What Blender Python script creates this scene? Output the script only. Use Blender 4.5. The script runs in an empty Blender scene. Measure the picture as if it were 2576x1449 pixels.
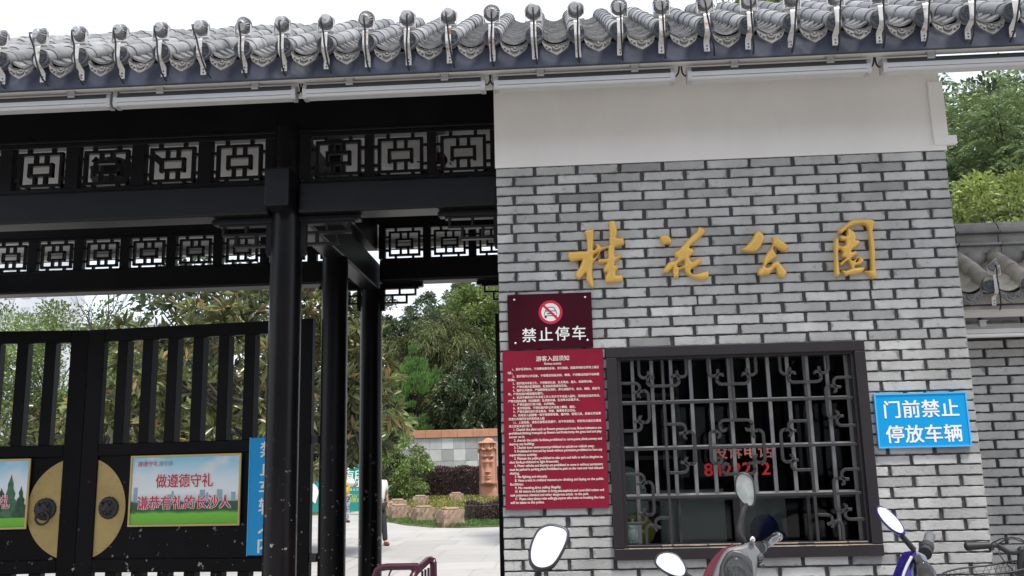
import bpy, math, random
import numpy as np
from mathutils import Vector, Matrix
R = random.Random(7)
NR = np.random.default_rng(11)
S = bpy.context.scene
COL = S.collection

# ------------------------------------------------------------------ camera
FPX, PITCH, ROLL, YAW = 2319.0, math.radians(10.9), math.radians(1.36), math.radians(3.03)
CAMP = Vector((0, -5.2, 1.6))
RM = Matrix.Rotation(YAW, 3, 'Z') @ Matrix.Rotation(math.pi/2 + PITCH, 3, 'X') @ Matrix.Rotation(-ROLL, 3, 'Z')
cd = bpy.data.cameras.new('camera'); cam = bpy.data.objects.new('camera', cd); COL.objects.link(cam)
cam.matrix_world = Matrix.Translation(CAMP) @ RM.to_4x4()
cd.sensor_width = 36; cd.lens = FPX/2576*36; cd.clip_start = .05; cd.clip_end = 2000
S.camera = cam

def at(px, py, Y):
    """survey helper: the point of the plane y = Y that was sighted at px, py of the 2576 px wide photo"""
    d = RM @ Vector((px-1288, -(py-724.5), -FPX)); t = (Y-CAMP.y)/d.y
    return CAMP + d*t

# ------------------------------------------------------------------ light
SUN_EL, SUN_AZ = math.radians(67), math.radians(142)      # high hazy sun, in front of the facade, a little to the right
w = bpy.data.worlds.new('World'); S.world = w; w.use_nodes = True
nt = w.node_tree; bg = nt.nodes['Background']
sk = nt.nodes.new('ShaderNodeTexSky'); sk.sky_type = 'NISHITA'; sk.sun_disc = False
sk.sun_elevation = SUN_EL; sk.sun_rotation = SUN_AZ; sk.air_density = 1.0; sk.dust_density = 2.0; sk.ozone_density = 1.0
mx = nt.nodes.new('ShaderNodeMix'); mx.data_type = 'RGBA'; mx.inputs[0].default_value = .72; mx.inputs[7].default_value = (5.4, 5.6, 5.9, 1)   # thin white overcast
nt.links.new(sk.outputs[0], mx.inputs[6]); nt.links.new(mx.outputs[2], bg.inputs[0]); bg.inputs[1].default_value = 0.15
sl = bpy.data.lights.new('sun', 'SUN'); sl.energy = 2.6; sl.angle = math.radians(8); sl.color = (1, .95, .88)
so = bpy.data.objects.new('sun', sl); COL.objects.link(so)
sd = Vector((math.sin(SUN_AZ)*math.cos(SUN_EL), math.cos(SUN_AZ)*math.cos(SUN_EL), math.sin(SUN_EL)))
so.rotation_euler = sd.to_track_quat('Z', 'Y').to_euler(); so.location = (4, -8, 20)
S.view_settings.view_transform = 'Standard'; S.view_settings.look = 'None'
S.view_settings.exposure = 0.74; S.view_settings.gamma = 1
S.cycles.use_denoising = True; S.cycles.max_bounces = 8

# ------------------------------------------------------------------ materials
def pm(name, col, rough=.6, metal=0, var=.12, scale=6, bump=0, bscale=40, spec=.5, spot=None, trans=0, stretch=None, spot2=None, transl=0, zmax=None):
    m = bpy.data.materials.new(name); m.use_nodes = True; t = m.node_tree; n = t.nodes; L = t.links
    b = n['Principled BSDF']
    b.inputs['Roughness'].default_value = rough; b.inputs['Metallic'].default_value = metal
    b.inputs['Specular IOR Level'].default_value = spec; b.inputs['Transmission Weight'].default_value = trans
    tc = n.new('ShaderNodeTexCoord'); oi = n.new('ShaderNodeObjectInfo')
    mw = n.new('ShaderNodeMath'); mw.operation = 'MULTIPLY'; mw.inputs[1].default_value = 30; L.new(oi.outputs['Random'], mw.inputs[0])
    src = tc.outputs['Object']
    if stretch:
        mp = n.new('ShaderNodeMapping'); mp.inputs['Scale'].default_value = stretch; L.new(src, mp.inputs[0]); src = mp.outputs[0]
    def noise(sc, det=5):
        x = n.new('ShaderNodeTexNoise'); x.noise_dimensions = '4D'; x.inputs['Scale'].default_value = sc; x.inputs['Detail'].default_value = det
        x.inputs['Roughness'].default_value = .6; L.new(src, x.inputs['Vector']); L.new(mw.outputs[0], x.inputs['W']); return x.outputs[0]
    mr = n.new('ShaderNodeMapRange'); L.new(noise(scale), mr.inputs[0])
    mr.inputs[1].default_value = .3; mr.inputs[2].default_value = .7; mr.inputs[3].default_value = 1-var; mr.inputs[4].default_value = 1+var
    a = n.new('ShaderNodeAttribute'); a.attribute_name = 'tone'
    mu = n.new('ShaderNodeMath'); mu.operation = 'MULTIPLY'; L.new(mr.outputs[0], mu.inputs[0]); L.new(a.outputs['Fac'], mu.inputs[1])
    vm = n.new('ShaderNodeVectorMath'); vm.operation = 'SCALE'; vm.inputs[0].default_value = col; L.new(mu.outputs[0], vm.inputs['Scale'])
    out = vm.outputs[0]
    for sp in (spot, spot2):
        if sp:
            c2, sc, lo, hi = sp
            r = n.new('ShaderNodeMapRange'); L.new(noise(sc, 8), r.inputs[0]); r.inputs[1].default_value = lo; r.inputs[2].default_value = hi
            fac = r.outputs[0]
            if zmax and sp is spot:
                sx = n.new('ShaderNodeSeparateXYZ'); L.new(tc.outputs['Object'], sx.inputs[0]); zr_ = n.new('ShaderNodeMapRange'); L.new(sx.outputs[2], zr_.inputs[0])
                zr_.inputs[1].default_value = zmax; zr_.inputs[2].default_value = zmax*.55; zm = n.new('ShaderNodeMath'); zm.operation = 'MULTIPLY'; L.new(fac, zm.inputs[0]); L.new(zr_.outputs[0], zm.inputs[1]); fac = zm.outputs[0]
            mx = n.new('ShaderNodeMix'); mx.data_type = 'RGBA'; L.new(fac, mx.inputs[0]); L.new(out, mx.inputs[6]); mx.inputs[7].default_value = (*c2, 1)
            out = mx.outputs[2]
    L.new(out, b.inputs['Base Color'])
    if bump:
        bp = n.new('ShaderNodeBump'); bp.inputs['Strength'].default_value = bump; bp.inputs['Distance'].default_value = .01
        L.new(noise(bscale, 6), bp.inputs['Height']); L.new(bp.outputs[0], b.inputs['Normal'])
    if transl:
        tr = n.new('ShaderNodeBsdfTranslucent'); L.new(out, tr.inputs[0]); ms = n.new('ShaderNodeMixShader'); ms.inputs[0].default_value = transl
        L.new(b.outputs[0], ms.inputs[1]); L.new(tr.outputs[0], ms.inputs[2]); L.new(ms.outputs[0], n['Material Output'].inputs[0])
    return m

M = {}
def brick_mat(name, z0, cp, ph0, ph1, col=(.42, .418, .41)):
    m = pm(name, col, .8, var=.12, scale=9, bump=.4, bscale=70, spot=((.18, .18, .19), 24, .6, .8), spot2=((.45, .46, .47), 5, .66, .82))
    t = m.node_tree; n = t.nodes; L = t.links; b_ = n['Principled BSDF']; src = b_.inputs['Base Color'].links[0].from_socket
    tc = n.new('ShaderNodeTexCoord'); sx = n.new('ShaderNodeSeparateXYZ'); L.new(tc.outputs['Object'], sx.inputs[0])
    def op(o, a_, b2=None, c=None):
        q = n.new('ShaderNodeMath'); q.operation = o
        for i, v in enumerate((a_, b2, c)):
            if v is None: continue
            if isinstance(v, (int, float)): q.inputs[i].default_value = v
            else: L.new(v, q.inputs[i])
        return q.outputs[0]
    r = op('MULTIPLY', op('SUBTRACT', z0, sx.outputs[2]), 1/cp); fr = op('FRACT', r); par = op('FLOORED_MODULO', op('FLOOR', r), 2.0)
    ph = op('MULTIPLY_ADD', par, ph1-ph0, ph0); ux = op('FRACT', op('MULTIPLY', op('SUBTRACT', sx.outputs[0], ph), 4.0))
    dx = op('MULTIPLY', op('MINIMUM', ux, op('SUBTRACT', 1.0, ux)), .25); dz = op('MULTIPLY', op('MINIMUM', fr, op('SUBTRACT', 1.0, fr)), cp)
    no = n.new('ShaderNodeTexNoise'); no.inputs['Scale'].default_value = 22; no.inputs['Detail'].default_value = 6; L.new(tc.outputs['Object'], no.inputs[0]); nv = op('SUBTRACT', no.outputs[0], .5)
    def ss(v, lo, hi):
        q = n.new('ShaderNodeMapRange'); q.interpolation_type = 'SMOOTHSTEP'; L.new(v, q.inputs[0]); q.inputs[1].default_value = hi; q.inputs[2].default_value = lo; return q.outputs[0]
    mx_ = ss(op('MULTIPLY_ADD', nv, .075, dx), .004, .021); mz = ss(op('MULTIPLY_ADD', nv, .034, dz), .0025, .0105)
    f = op('MULTIPLY', op('MAXIMUM', mx_, op('MULTIPLY', mz, .75)), .6)
    mi = n.new('ShaderNodeMix'); mi.data_type = 'RGBA'; L.new(f, mi.inputs[0])
    mp = n.new('ShaderNodeMapping'); mp.inputs['Scale'].default_value = (2.2, 2.2, .45); L.new(tc.outputs['Object'], mp.inputs[0])
    n3 = n.new('ShaderNodeTexNoise'); n3.inputs['Scale'].default_value = 1.4; n3.inputs['Detail'].default_value = 7; L.new(mp.outputs[0], n3.inputs[0])
    m3 = n.new('ShaderNodeMapRange'); L.new(n3.outputs[0], m3.inputs[0]); m3.inputs[1].default_value = .35; m3.inputs[2].default_value = .68; m3.inputs[3].default_value = 1.1; m3.inputs[4].default_value = .8   # rain streaks
    v3 = n.new('ShaderNodeVectorMath'); v3.operation = 'SCALE'; L.new(src, v3.inputs[0]); L.new(m3.outputs[0], v3.inputs['Scale']); L.new(v3.outputs[0], mi.inputs[6]); mi.inputs[7].default_value = (.075, .074, .078, 1); L.new(mi.outputs[2], b_.inputs['Base Color'])
    return m
M['brick'] = brick_mat('grey_brick', 3.325, .05725, .1225, 0.0)
M['brickw'] = brick_mat('boundary_brick', 2.295, .0555, -.02, .1)
M['mortar'] = pm('dark_mortar', (.06, .059, .06), .9, bump=.4)
M['plaster'] = pm('plaster', (.75, .725, .7), .85, var=.06, scale=1.6, bump=.15, bscale=25, spot=((.66, .63, .61), 3.2, .56, .85), spot2=((.3, .28, .27), 30, .76, .8), stretch=(1, 1, .45))
M['ceiling'] = pm('ceiling_white', (.78, .76, .74), .9, var=.05, scale=2)
M['black'] = pm('black_paint', (.006, .006, .0076), .34, spec=.26, var=.3, scale=5, bump=.06, bscale=30)
M['blackworn'] = pm('worn_black_paint', (.0048, .0047, .0056), .45, spec=.12, var=.3, scale=5, bump=.08, spot=((.4, .38, .36), 17, .635, .65), zmax=1.6)
M['colpaint'] = pm('column_paint', (.006, .0053, .0064), .28, spec=.25, var=.3, scale=3, bump=.05, spot=((.34, .32, .3), 24, .63, .645), spot2=((.017, .0085, .0095), 1.4, .55, .75), zmax=1.9)
M['tile'] = pm('roof_tile', (.205, .206, .209), .42, var=.35, scale=11, bump=.4, bscale=45, spot=((.06, .062, .072), 9, .54, .7), spot2=((.36, .355, .35), 8, .57, .76))  # pale second spots put mottling and white glints into the tile colour
M['tileend'] = pm('tile_end', (.085, .09, .108), .7, var=.2, scale=18, bump=.5, bscale=60)
M['drip'] = pm('drip_tile', (.2, .193, .186), .75, var=.22, scale=26, bump=.55, bscale=70, spot=((.09, .09, .1), 9, .55, .75))
M['fascia'] = pm('fascia_blue', (.06, .068, .105), .6, var=.35, scale=5, bump=.15, spot=((.2, .21, .23), 6, .55, .75))
M['trim'] = pm('white_trim', (.66, .64, .62), .75, var=.08, scale=5)
M['alu'] = pm('aluminium', (.5, .5, .5), .42, .4, var=.05, scale=8)
M['alud'] = pm('aluminium_fin', (.085, .085, .088), .5, .3, var=.08)
M['lens'] = pm('frosted_lens', (.52, .52, .515), .3, var=.03)
M['lamp'] = pm('lamp_metal', (.27, .27, .28), .5, .4, var=.2, scale=30)
M['strap'] = pm('strap_metal', (.66, .65, .64), .45, .25, var=.1, scale=20, spot=((.3, .12, .045), 24, .55, .68))
M['rubber'] = pm('black_rubber', (.015, .015, .017), .55, var=.2)
M['gold'] = pm('gold_paint', (.74, .46, .11), .27, .12, var=.1, scale=9)
M['brass'] = pm('brass_plate', (.42, .31, .12), .5, .3, var=.14, scale=6, bump=.06, spot=((.25, .17, .06), 12, .68, .78))
M['iron'] = pm('dark_iron', (.027, .025, .0275), .5, var=.25, scale=12)
M['steel'] = pm('steel_bar', (.3, .3, .3), .35, .6, var=.12, scale=15)
M['winframe'] = pm('window_frame_paint', (.017, .0135, .0165), .42, var=.2, scale=7, bump=.08, spot=((.42, .36, .3), 40, .76, .78))
M['barewood'] = pm('bare_wood', (.42, .33, .26), .8, var=.3, scale=30)
M['maroon'] = pm('maroon_plate', (.045, .004, .011), .2, spec=.3, var=.4, scale=2.5)
M['red'] = pm('red_plate', (.215, .008, .028), .3, spec=.35, var=.2, scale=5)
M['blue'] = pm('blue_plate', (0, .31, .68), .3, var=.03)
M['cyan'] = pm('cyan_edge', (.08, .42, .8), .35, var=.03)
M['white'] = pm('white_letter', (.82, .82, .8), .5, var=.03)
M['cream'] = pm('cream_letter', (.8, .7, .62), .5, var=.04)
M['redink'] = pm('red_letter', (.55, .015, .06), .5, var=.03)
M['signred'] = pm('sign_red', (.62, .012, .045), .45, var=.03)
M['greyink'] = pm('grey_letter', (.28, .34, .4), .5, var=.03)
M['inkk'] = pm('black_ink', (.015, .015, .017), .5)
M['goldframe'] = pm('poster_frame', (.55, .42, .18), .4, .2, var=.08)
M['redvinyl'] = pm('red_vinyl', (.62, .03, .035), .5, var=.04)
M['pinkvinyl'] = pm('pink_vinyl', (.75, .27, .24), .5, var=.04)
M['ground'] = pm('concrete_ground', (.3, .295, .285), .85, var=.12, scale=.6, bump=.15)
M['plaza'] = pm('granite_paving', (.36, .35, .34), .8, var=.07, scale=.7, bump=.1, spot=((.24, .23, .225), .5, .55, .8))
M['lawn'] = pm('lawn_soil', (.09, .11, .035), .9, var=.3, scale=2)
M['grassleaf'] = pm('grass_leaf', (.1, .19, .045), .6, var=.2, scale=2, transl=.25)
M['covleaf'] = pm('cover_leaf', (.24, .23, .06), .6, var=.25, scale=1.2, transl=.25)
M['purpleleaf'] = pm('burgundy_leaf', (.085, .042, .045), .55, var=.25, scale=1.5, transl=.15)
M['stone'] = pm('sandstone_block', (.31, .22, .16), .9, var=.25, scale=9, bump=.9, bscale=14)
M['totem'] = pm('carved_sandstone', (.47, .225, .155), .85, var=.1, scale=4, bump=.2, bscale=30)
M['coping'] = pm('orange_coping', (.43, .21, .13), .85, var=.15, scale=3, bump=.15)
M['panelstone'] = pm('grey_stone_panel', (.4, .405, .4), .8, var=.12, scale=2.5, bump=.1, spot=((.2, .205, .2), 1.6, .6, .8))
M['bark'] = pm('bark', (.06, .05, .042), .9, var=.3, scale=14, bump=.6)
M['leafmag'] = pm('magnolia_leaf', (.155, .18, .068), .26, var=.2, scale=2, transl=.2)
M['leafmagb'] = pm('magnolia_leaf_brown', (.2, .14, .06), .45, var=.2, scale=3, transl=.15)
M['leafcam'] = pm('camphor_leaf', (.165, .225, .07), .42, var=.25, scale=.8, transl=.35)
M['leaflight'] = pm('young_leaf', (.25, .31, .085), .42, var=.2, scale=.9, transl=.35)
M['leafdark'] = pm('dark_leaf', (.082, .115, .055), .34, var=.3, scale=.5, transl=.25)
M['leafcyp'] = pm('cypress_leaf', (.11, .22, .05), .6, var=.2, scale=.8, transl=.2)
M['leafbam'] = pm('feathery_leaf', (.17, .2, .085), .5, var=.2, scale=.6, transl=.25)
M['leafpin'] = pm('pinnate_leaf', (.17, .24, .095), .36, var=.2, scale=1, transl=.25)
M['skin'] = pm('skin', (.45, .26, .18), .55, var=.05)
M['hair'] = pm('hair', (.012, .01, .01), .5)
M['shirtw'] = pm('white_shirt', (.72, .74, .73), .8, var=.05)
M['shirtg'] = pm('green_shirt', (.02, .3, .12), .8, var=.08)
M['trouser'] = pm('dark_trousers', (.022, .024, .03), .85, var=.15)
M['shoe'] = pm('brown_shoe', (.12, .05, .03), .5)
M['yellow'] = pm('yellow_shirt', (.75, .48, .02), .8, var=.06)
M['pattern'] = pm('patterned_trousers', (.6, .62, .64), .8, var=.05, spot=((.06, .1, .2), 16, .52, .56))
M['teal'] = pm('teal_board', (.01, .24, .2), .45, var=.1, scale=2)
M['lime'] = pm('lime_letter', (.5, .6, .1), .5)
M['redpaint'] = pm('red_paint', (.1, .003, .015), .14, var=.05)
M['greyplastic'] = pm('grey_plastic', (.155, .158, .162), .38, .15, var=.06)
M['darkplastic'] = pm('dark_plastic', (.03, .031, .034), .45, var=.15)
M['bluepaint'] = pm('violet_paint', (.035, .02, .24), .14, var=.05)
M['bluegrey'] = pm('blue_grey_plastic', (.2, .23, .29), .3, .2, var=.05)
M['chrome'] = pm('chrome', (.75, .75, .78), .12, 1, var=.02)
M['mirror'] = pm('mirror_glass', (.9, .91, .92), .02, 1, var=.01)
M['dustymirror'] = pm('dusty_mirror', (.55, .58, .57), .3, .6, var=.25, scale=30)
M['wine'] = pm('wine_paint', (.045, .008, .02), .3, var=.25, scale=6)
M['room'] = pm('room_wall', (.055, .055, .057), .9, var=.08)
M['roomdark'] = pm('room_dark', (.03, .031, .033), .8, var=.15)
M['celadon'] = pm('celadon_glaze', (.42, .56, .52), .2, var=.05)
M['olive'] = pm('olive_cloth', (.3, .29, .03), .8, var=.1)
M['navy'] = pm('navy_cloth', (.01, .025, .12), .8, var=.2)
M['greyboard'] = pm('pale_grey_board', (.3, .33, .32), .5, var=.05)
M['lantern'] = pm('faded_red_cloth', (.07, .007, .012), .8, var=.4, scale=12)
M['pale'] = pm('pale_building', (.55, .57, .6), .8, var=.08, scale=.3)
M['palewin'] = pm('pale_window', (.44, .47, .5), .4, var=.1)  # lightened, so distance haze is put into the window colour
M['ridge'] = pm('ridge_tile', (.27, .265, .255), .75, var=.3, scale=6, bump=.4, bscale=30, spot=((.12, .12, .12), 5, .55, .75))
M['tileold'] = pm('old_tile', (.36, .335, .29), .65, var=.35, scale=7, bump=.35, bscale=40, spot=((.1, .1, .1), 5, .55, .8), spot2=((.36, .27, .19), 6, .62, .8))
g = bpy.data.materials.new('window_glass'); g.use_nodes = True
gb = g.node_tree.nodes['Principled BSDF']; gb.inputs['Base Color'].default_value = (.95, .98, .97, 1); gb.inputs['Roughness'].default_value = .02
gb.inputs['Transmission Weight'].default_value = 1; gb.inputs['IOR'].default_value = 1.25; M['glass'] = g
g = bpy.data.materials.new('clear_dome'); g.use_nodes = True
gb = g.node_tree.nodes['Principled BSDF']; gb.inputs['Base Color'].default_value = (.95, .93, .92, 1); gb.inputs['Roughness'].default_value = .06
gb.inputs['Transmission Weight'].default_value = 1; gb.inputs['IOR'].default_value = 1.45; M['dome'] = g

# ------------------------------------------------------------------ builders
def wloc(o):
    v = Vector((0, 0, 0))
    while o is not None: v += o.location; o = o.parent
    return v

class MB:
    def __init__(s): s.v = []; s.f = []; s.t = []; s.s = []
    def add(s, vs, fs, tone=1.0, smooth=False):
        k = len(s.v); s.v += [tuple(p) for p in vs]
        for f in fs: s.f.append([i+k for i in f]); s.t.append(tone); s.s.append(smooth)
        return s
    def box(s, x0, x1, y0, y1, z0, z1, tone=1.0):
        return s.add([(x, y, z) for x in (x0, x1) for y in (y0, y1) for z in (z0, z1)],
                     [(0, 1, 3, 2), (4, 6, 7, 5), (0, 4, 5, 1), (2, 3, 7, 6), (0, 2, 6, 4), (1, 5, 7, 3)], tone)
    def obox(s, o, ex, ey, ez, u, v, w_, tone=1.0):
        o, ex, ey, ez = Vector(o), Vector(ex), Vector(ey), Vector(ez)
        return s.add([o+ex*a+ey*b+ez*c for a in u for b in v for c in w_],
                     [(0, 1, 3, 2), (4, 6, 7, 5), (0, 4, 5, 1), (2, 3, 7, 6), (0, 2, 6, 4), (1, 5, 7, 3)], tone)
    def tube(s, path, r, n=8, caps=True, closed=False, tone=1.0, flat=None, up=None):
        P = [Vector(p) for p in path]; k = len(P)
        rr = r if isinstance(r, (list, tuple)) else [r]*k
        vs = []; ref = None
        for i, p in enumerate(P):
            a = P[(i-1) % k] if (i > 0 or closed) else P[i]; b = P[(i+1) % k] if (i < k-1 or closed) else P[i]
            d = (b-a).normalized()
            if ref is None:
                ref = Vector(up) if up else (Vector((0, 0, 1)) if abs(d.z) < .9 else Vector((1, 0, 0)))
            x = d.cross(ref)
            if x.length < 1e-5: x = d.cross(Vector((1, .3, 0)))
            x.normalize(); y = x.cross(d).normalized(); ref = y
            for j in range(n):
                t = 2*math.pi*(j+.5)/n
                vs.append(p + x*math.cos(t)*rr[i] + y*math.sin(t)*rr[i]*(flat or 1))
        fs = []
        for i in range(k if closed else k-1):
            i2 = (i+1) % k
            for j in range(n): fs.append((i*n+j, i*n+(j+1) % n, i2*n+(j+1) % n, i2*n+j))
        s.add(vs, fs, tone, n > 5)
        if caps and not closed:
            s.add(vs[:n], [tuple(range(n-1, -1, -1))], tone); s.add(vs[-n:], [tuple(range(n))], tone)
        return s
    def lathe(s, prof, o, ax=(0, 0, 1), n=20, tone=1.0, scal=None, smooth=True):
        o = Vector(o); ax = Vector(ax).normalized(); q = ax.to_track_quat('Z', 'Y')
        vs = []
        for r, z in prof:
            for j in range(n):
                t = 2*math.pi*j/n; f = scal(j, n) if scal else 1
                vs.append(o + q @ Vector((r*f*math.cos(t), r*f*math.sin(t), z)))
        fs = []
        for i in range(len(prof)-1):
            for j in range(n): fs.append((i*n+j, i*n+(j+1) % n, (i+1)*n+(j+1) % n, (i+1)*n+j))
        s.add(vs, fs, tone, smooth)
        if prof[0][0] > 1e-6: s.add(vs[:n], [tuple(range(n-1, -1, -1))], tone)
        if prof[-1][0] > 1e-6: s.add(vs[-n:], [tuple(range(n))], tone)
        return s
    def ell(s, c, rx, ry, rz, nu=14, nv=9, tone=1.0, rot=None):
        c = Vector(c); vs = []; fs = []
        for i in range(nv+1):
            a = math.pi*i/nv
            for j in range(nu):
                b = 2*math.pi*j/nu; p = Vector((rx*math.sin(a)*math.cos(b), ry*math.sin(a)*math.sin(b), rz*math.cos(a)))
                vs.append(c + (rot @ p if rot else p))
        for i in range(nv):
            for j in range(nu): fs.append((i*nu+j, (i+1)*nu+j, (i+1)*nu+(j+1) % nu, i*nu+(j+1) % nu))
        return s.add(vs, fs, tone, True)
    def prism(s, pts, off, tone=1.0):
        """closed outline of 3-D points pushed along off"""
        P = [Vector(p) for p in pts]; off = Vector(off); n = len(P)
        vs = P + [p+off for p in P]
        fs = [tuple(range(n)), tuple(range(2*n-1, n-1, -1))] + [(i, i+n, (i+1) % n+n, (i+1) % n) for i in range(n)]
        return s.add(vs, fs, tone)
    def flatbar(s, path, wd, o, ex, ez, ey, y0, y1, tone=1.0):
        """flat bar along a 2-D path drawn in the plane o + ex*u + ez*v, between depths y0 and y1 along ey"""
        o, ex, ez, ey = Vector(o), Vector(ex), Vector(ez), Vector(ey); k = len(path); vs = []
        for i, (u, v) in enumerate(path):
            a = path[max(0, i-1)]; b = path[min(k-1, i+1)]
            d = Vector((b[0]-a[0], b[1]-a[1])).normalized(); nx, nz = -d.y*wd/2, d.x*wd/2
            for (uu, vv, yy) in ((u+nx, v+nz, y0), (u-nx, v-nz, y0), (u-nx, v-nz, y1), (u+nx, v+nz, y1)):
                vs.append(o+ex*uu+ez*vv+ey*yy)
        fs = [(3, 2, 1, 0), (4*k-4, 4*k-3, 4*k-2, 4*k-1)]
        for i in range(k-1):
            for j in range(4): fs.append((4*i+j, 4*i+(j+1) % 4, 4*i+4+(j+1) % 4, 4*i+4+j))
        return s.add(vs, fs, tone)
    def build(s, name, mat, parent=None, loc=None, bevel=0, local=False, seg=1, fix=True):
        off = Vector((0, 0, 0)) if local else (wloc(parent) if parent else Vector(loc or (0, 0, 0)))
        me = bpy.data.meshes.new(name); me.from_pydata([(p[0]-off.x, p[1]-off.y, p[2]-off.z) for p in s.v], [], s.f)
        at_ = me.attributes.new('tone', 'FLOAT', 'FACE'); at_.data.foreach_set('value', np.array(s.t, dtype=np.float32))
        me.polygons.foreach_set('use_smooth', np.array(s.s, dtype=bool))
        me.validate()
        if fix:
            import bmesh
            bm = bmesh.new(); bm.from_mesh(me); bmesh.ops.recalc_face_normals(bm, faces=bm.faces); bm.to_mesh(me); bm.free()
        me.materials.append(M[mat] if isinstance(mat, str) else mat)
        o = bpy.data.objects.new(name, me); COL.objects.link(o)
        if parent: o.parent = parent
        elif loc: o.location = loc
        if bevel:
            b = o.modifiers.new('bevel', 'BEVEL'); b.width = bevel; b.segments = seg; b.limit_method = 'ANGLE'; b.angle_limit = math.radians(40)
        return o

def tag(o, label=None, cat=None, group=None, kind=None):
    if label: o['label'] = label
    if cat: o['category'] = cat
    if group: o['group'] = group
    if kind: o['kind'] = kind
    return o
def thing(name, loc, label, cat, group=None, rot=None):
    o = bpy.data.objects.new(name, None); COL.objects.link(o); o.location = loc; o.empty_display_size = .1
    if rot: o.rotation_euler = rot
    return tag(o, label, cat, group)
def kids(o): return [c for c in bpy.data.objects if c.parent == o]
def copy_tree(o, parent=None):
    c = o.copy(); COL.objects.link(c); c.parent = parent
    for k in kids(o): copy_tree(k, c)
    return c

_tc = bpy.data.curves.new('lettering_source', 'FONT'); _to = bpy.data.objects.new('lettering_source', _tc); COL.objects.link(_to)
_tc.resolution_u = 2; _tc.fill_mode = 'FRONT'
def text(mb, body, o, ex, ez, h, width=None, bold=0.0, align='L', en=None, ext=0.0):
    """letters as faces of mb: baseline origin o, letters of em height h, optional exact width"""
    _tc.body = body; _tc.size = 1; _tc.extrude = 0
    bpy.context.view_layer.update(); dg = bpy.context.evaluated_depsgraph_get()
    me = bpy.data.meshes.new_from_object(_to.evaluated_get(dg))
    if not len(me.vertices): bpy.data.meshes.remove(me); return
    xs = [v.co.x for v in me.vertices]; x0, x1 = min(xs), max(xs)
    sx = (width/(x1-x0)) if width else h
    ox = {'L': x0, 'C': (x0+x1)/2, 'R': x1}[align]
    o, ex, ez = Vector(o), Vector(ex), Vector(ez); n = ex.cross(ez)
    sh = [(0, 0)] if not bold else [(bold, bold*.6), (-bold, bold*.6), (bold, -bold*.6), (-bold, -bold*.6)]   # heavier strokes: shifted layers, each a hair prouder
    for i, (dx, dz) in enumerate(sh):
        mb.add([o+ex*((v.co.x-ox)*sx+dx*h*.5)+ez*((v.co.y+dz*.5)*h)+n*(.00015*i) for v in me.vertices], [tuple(p.vertices) for p in me.polygons])
    bpy.data.meshes.remove(me)

X, Z, FRONT = (1, 0, 0), (0, 0, 1), (0, -1, 0)

# ------------------------------------------------------------------ ground
def sheet(name, mat, x0, x1, y0, y1, z, nx=1, ny=1):
    m = MB(); m.add([(x0, y0, z), (x1, y0, z), (x1, y1, z), (x0, y1, z)], [(0, 1, 2, 3)]); return tag(m.build(name, mat), kind='structure')
sheet('ground', 'ground', -600, 600, -400, 900, -.004)
m = MB()                                                       # plaza of big granite slabs
for i in range(-22, 14):
    for j in range(-2, 40):
        x0, y0 = i*1.2-.3*(j % 2), j*1.2+.3
        m.add([(x0+.006, y0+.006, .0), (x0+1.194, y0+.006, .0), (x0+1.194, y0+1.194, .0), (x0+.006, y0+1.194, .0)], [(0, 1, 2, 3)], R.uniform(.93, 1.07))
tag(m.build('plaza', 'plaza'), kind='structure')

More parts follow.
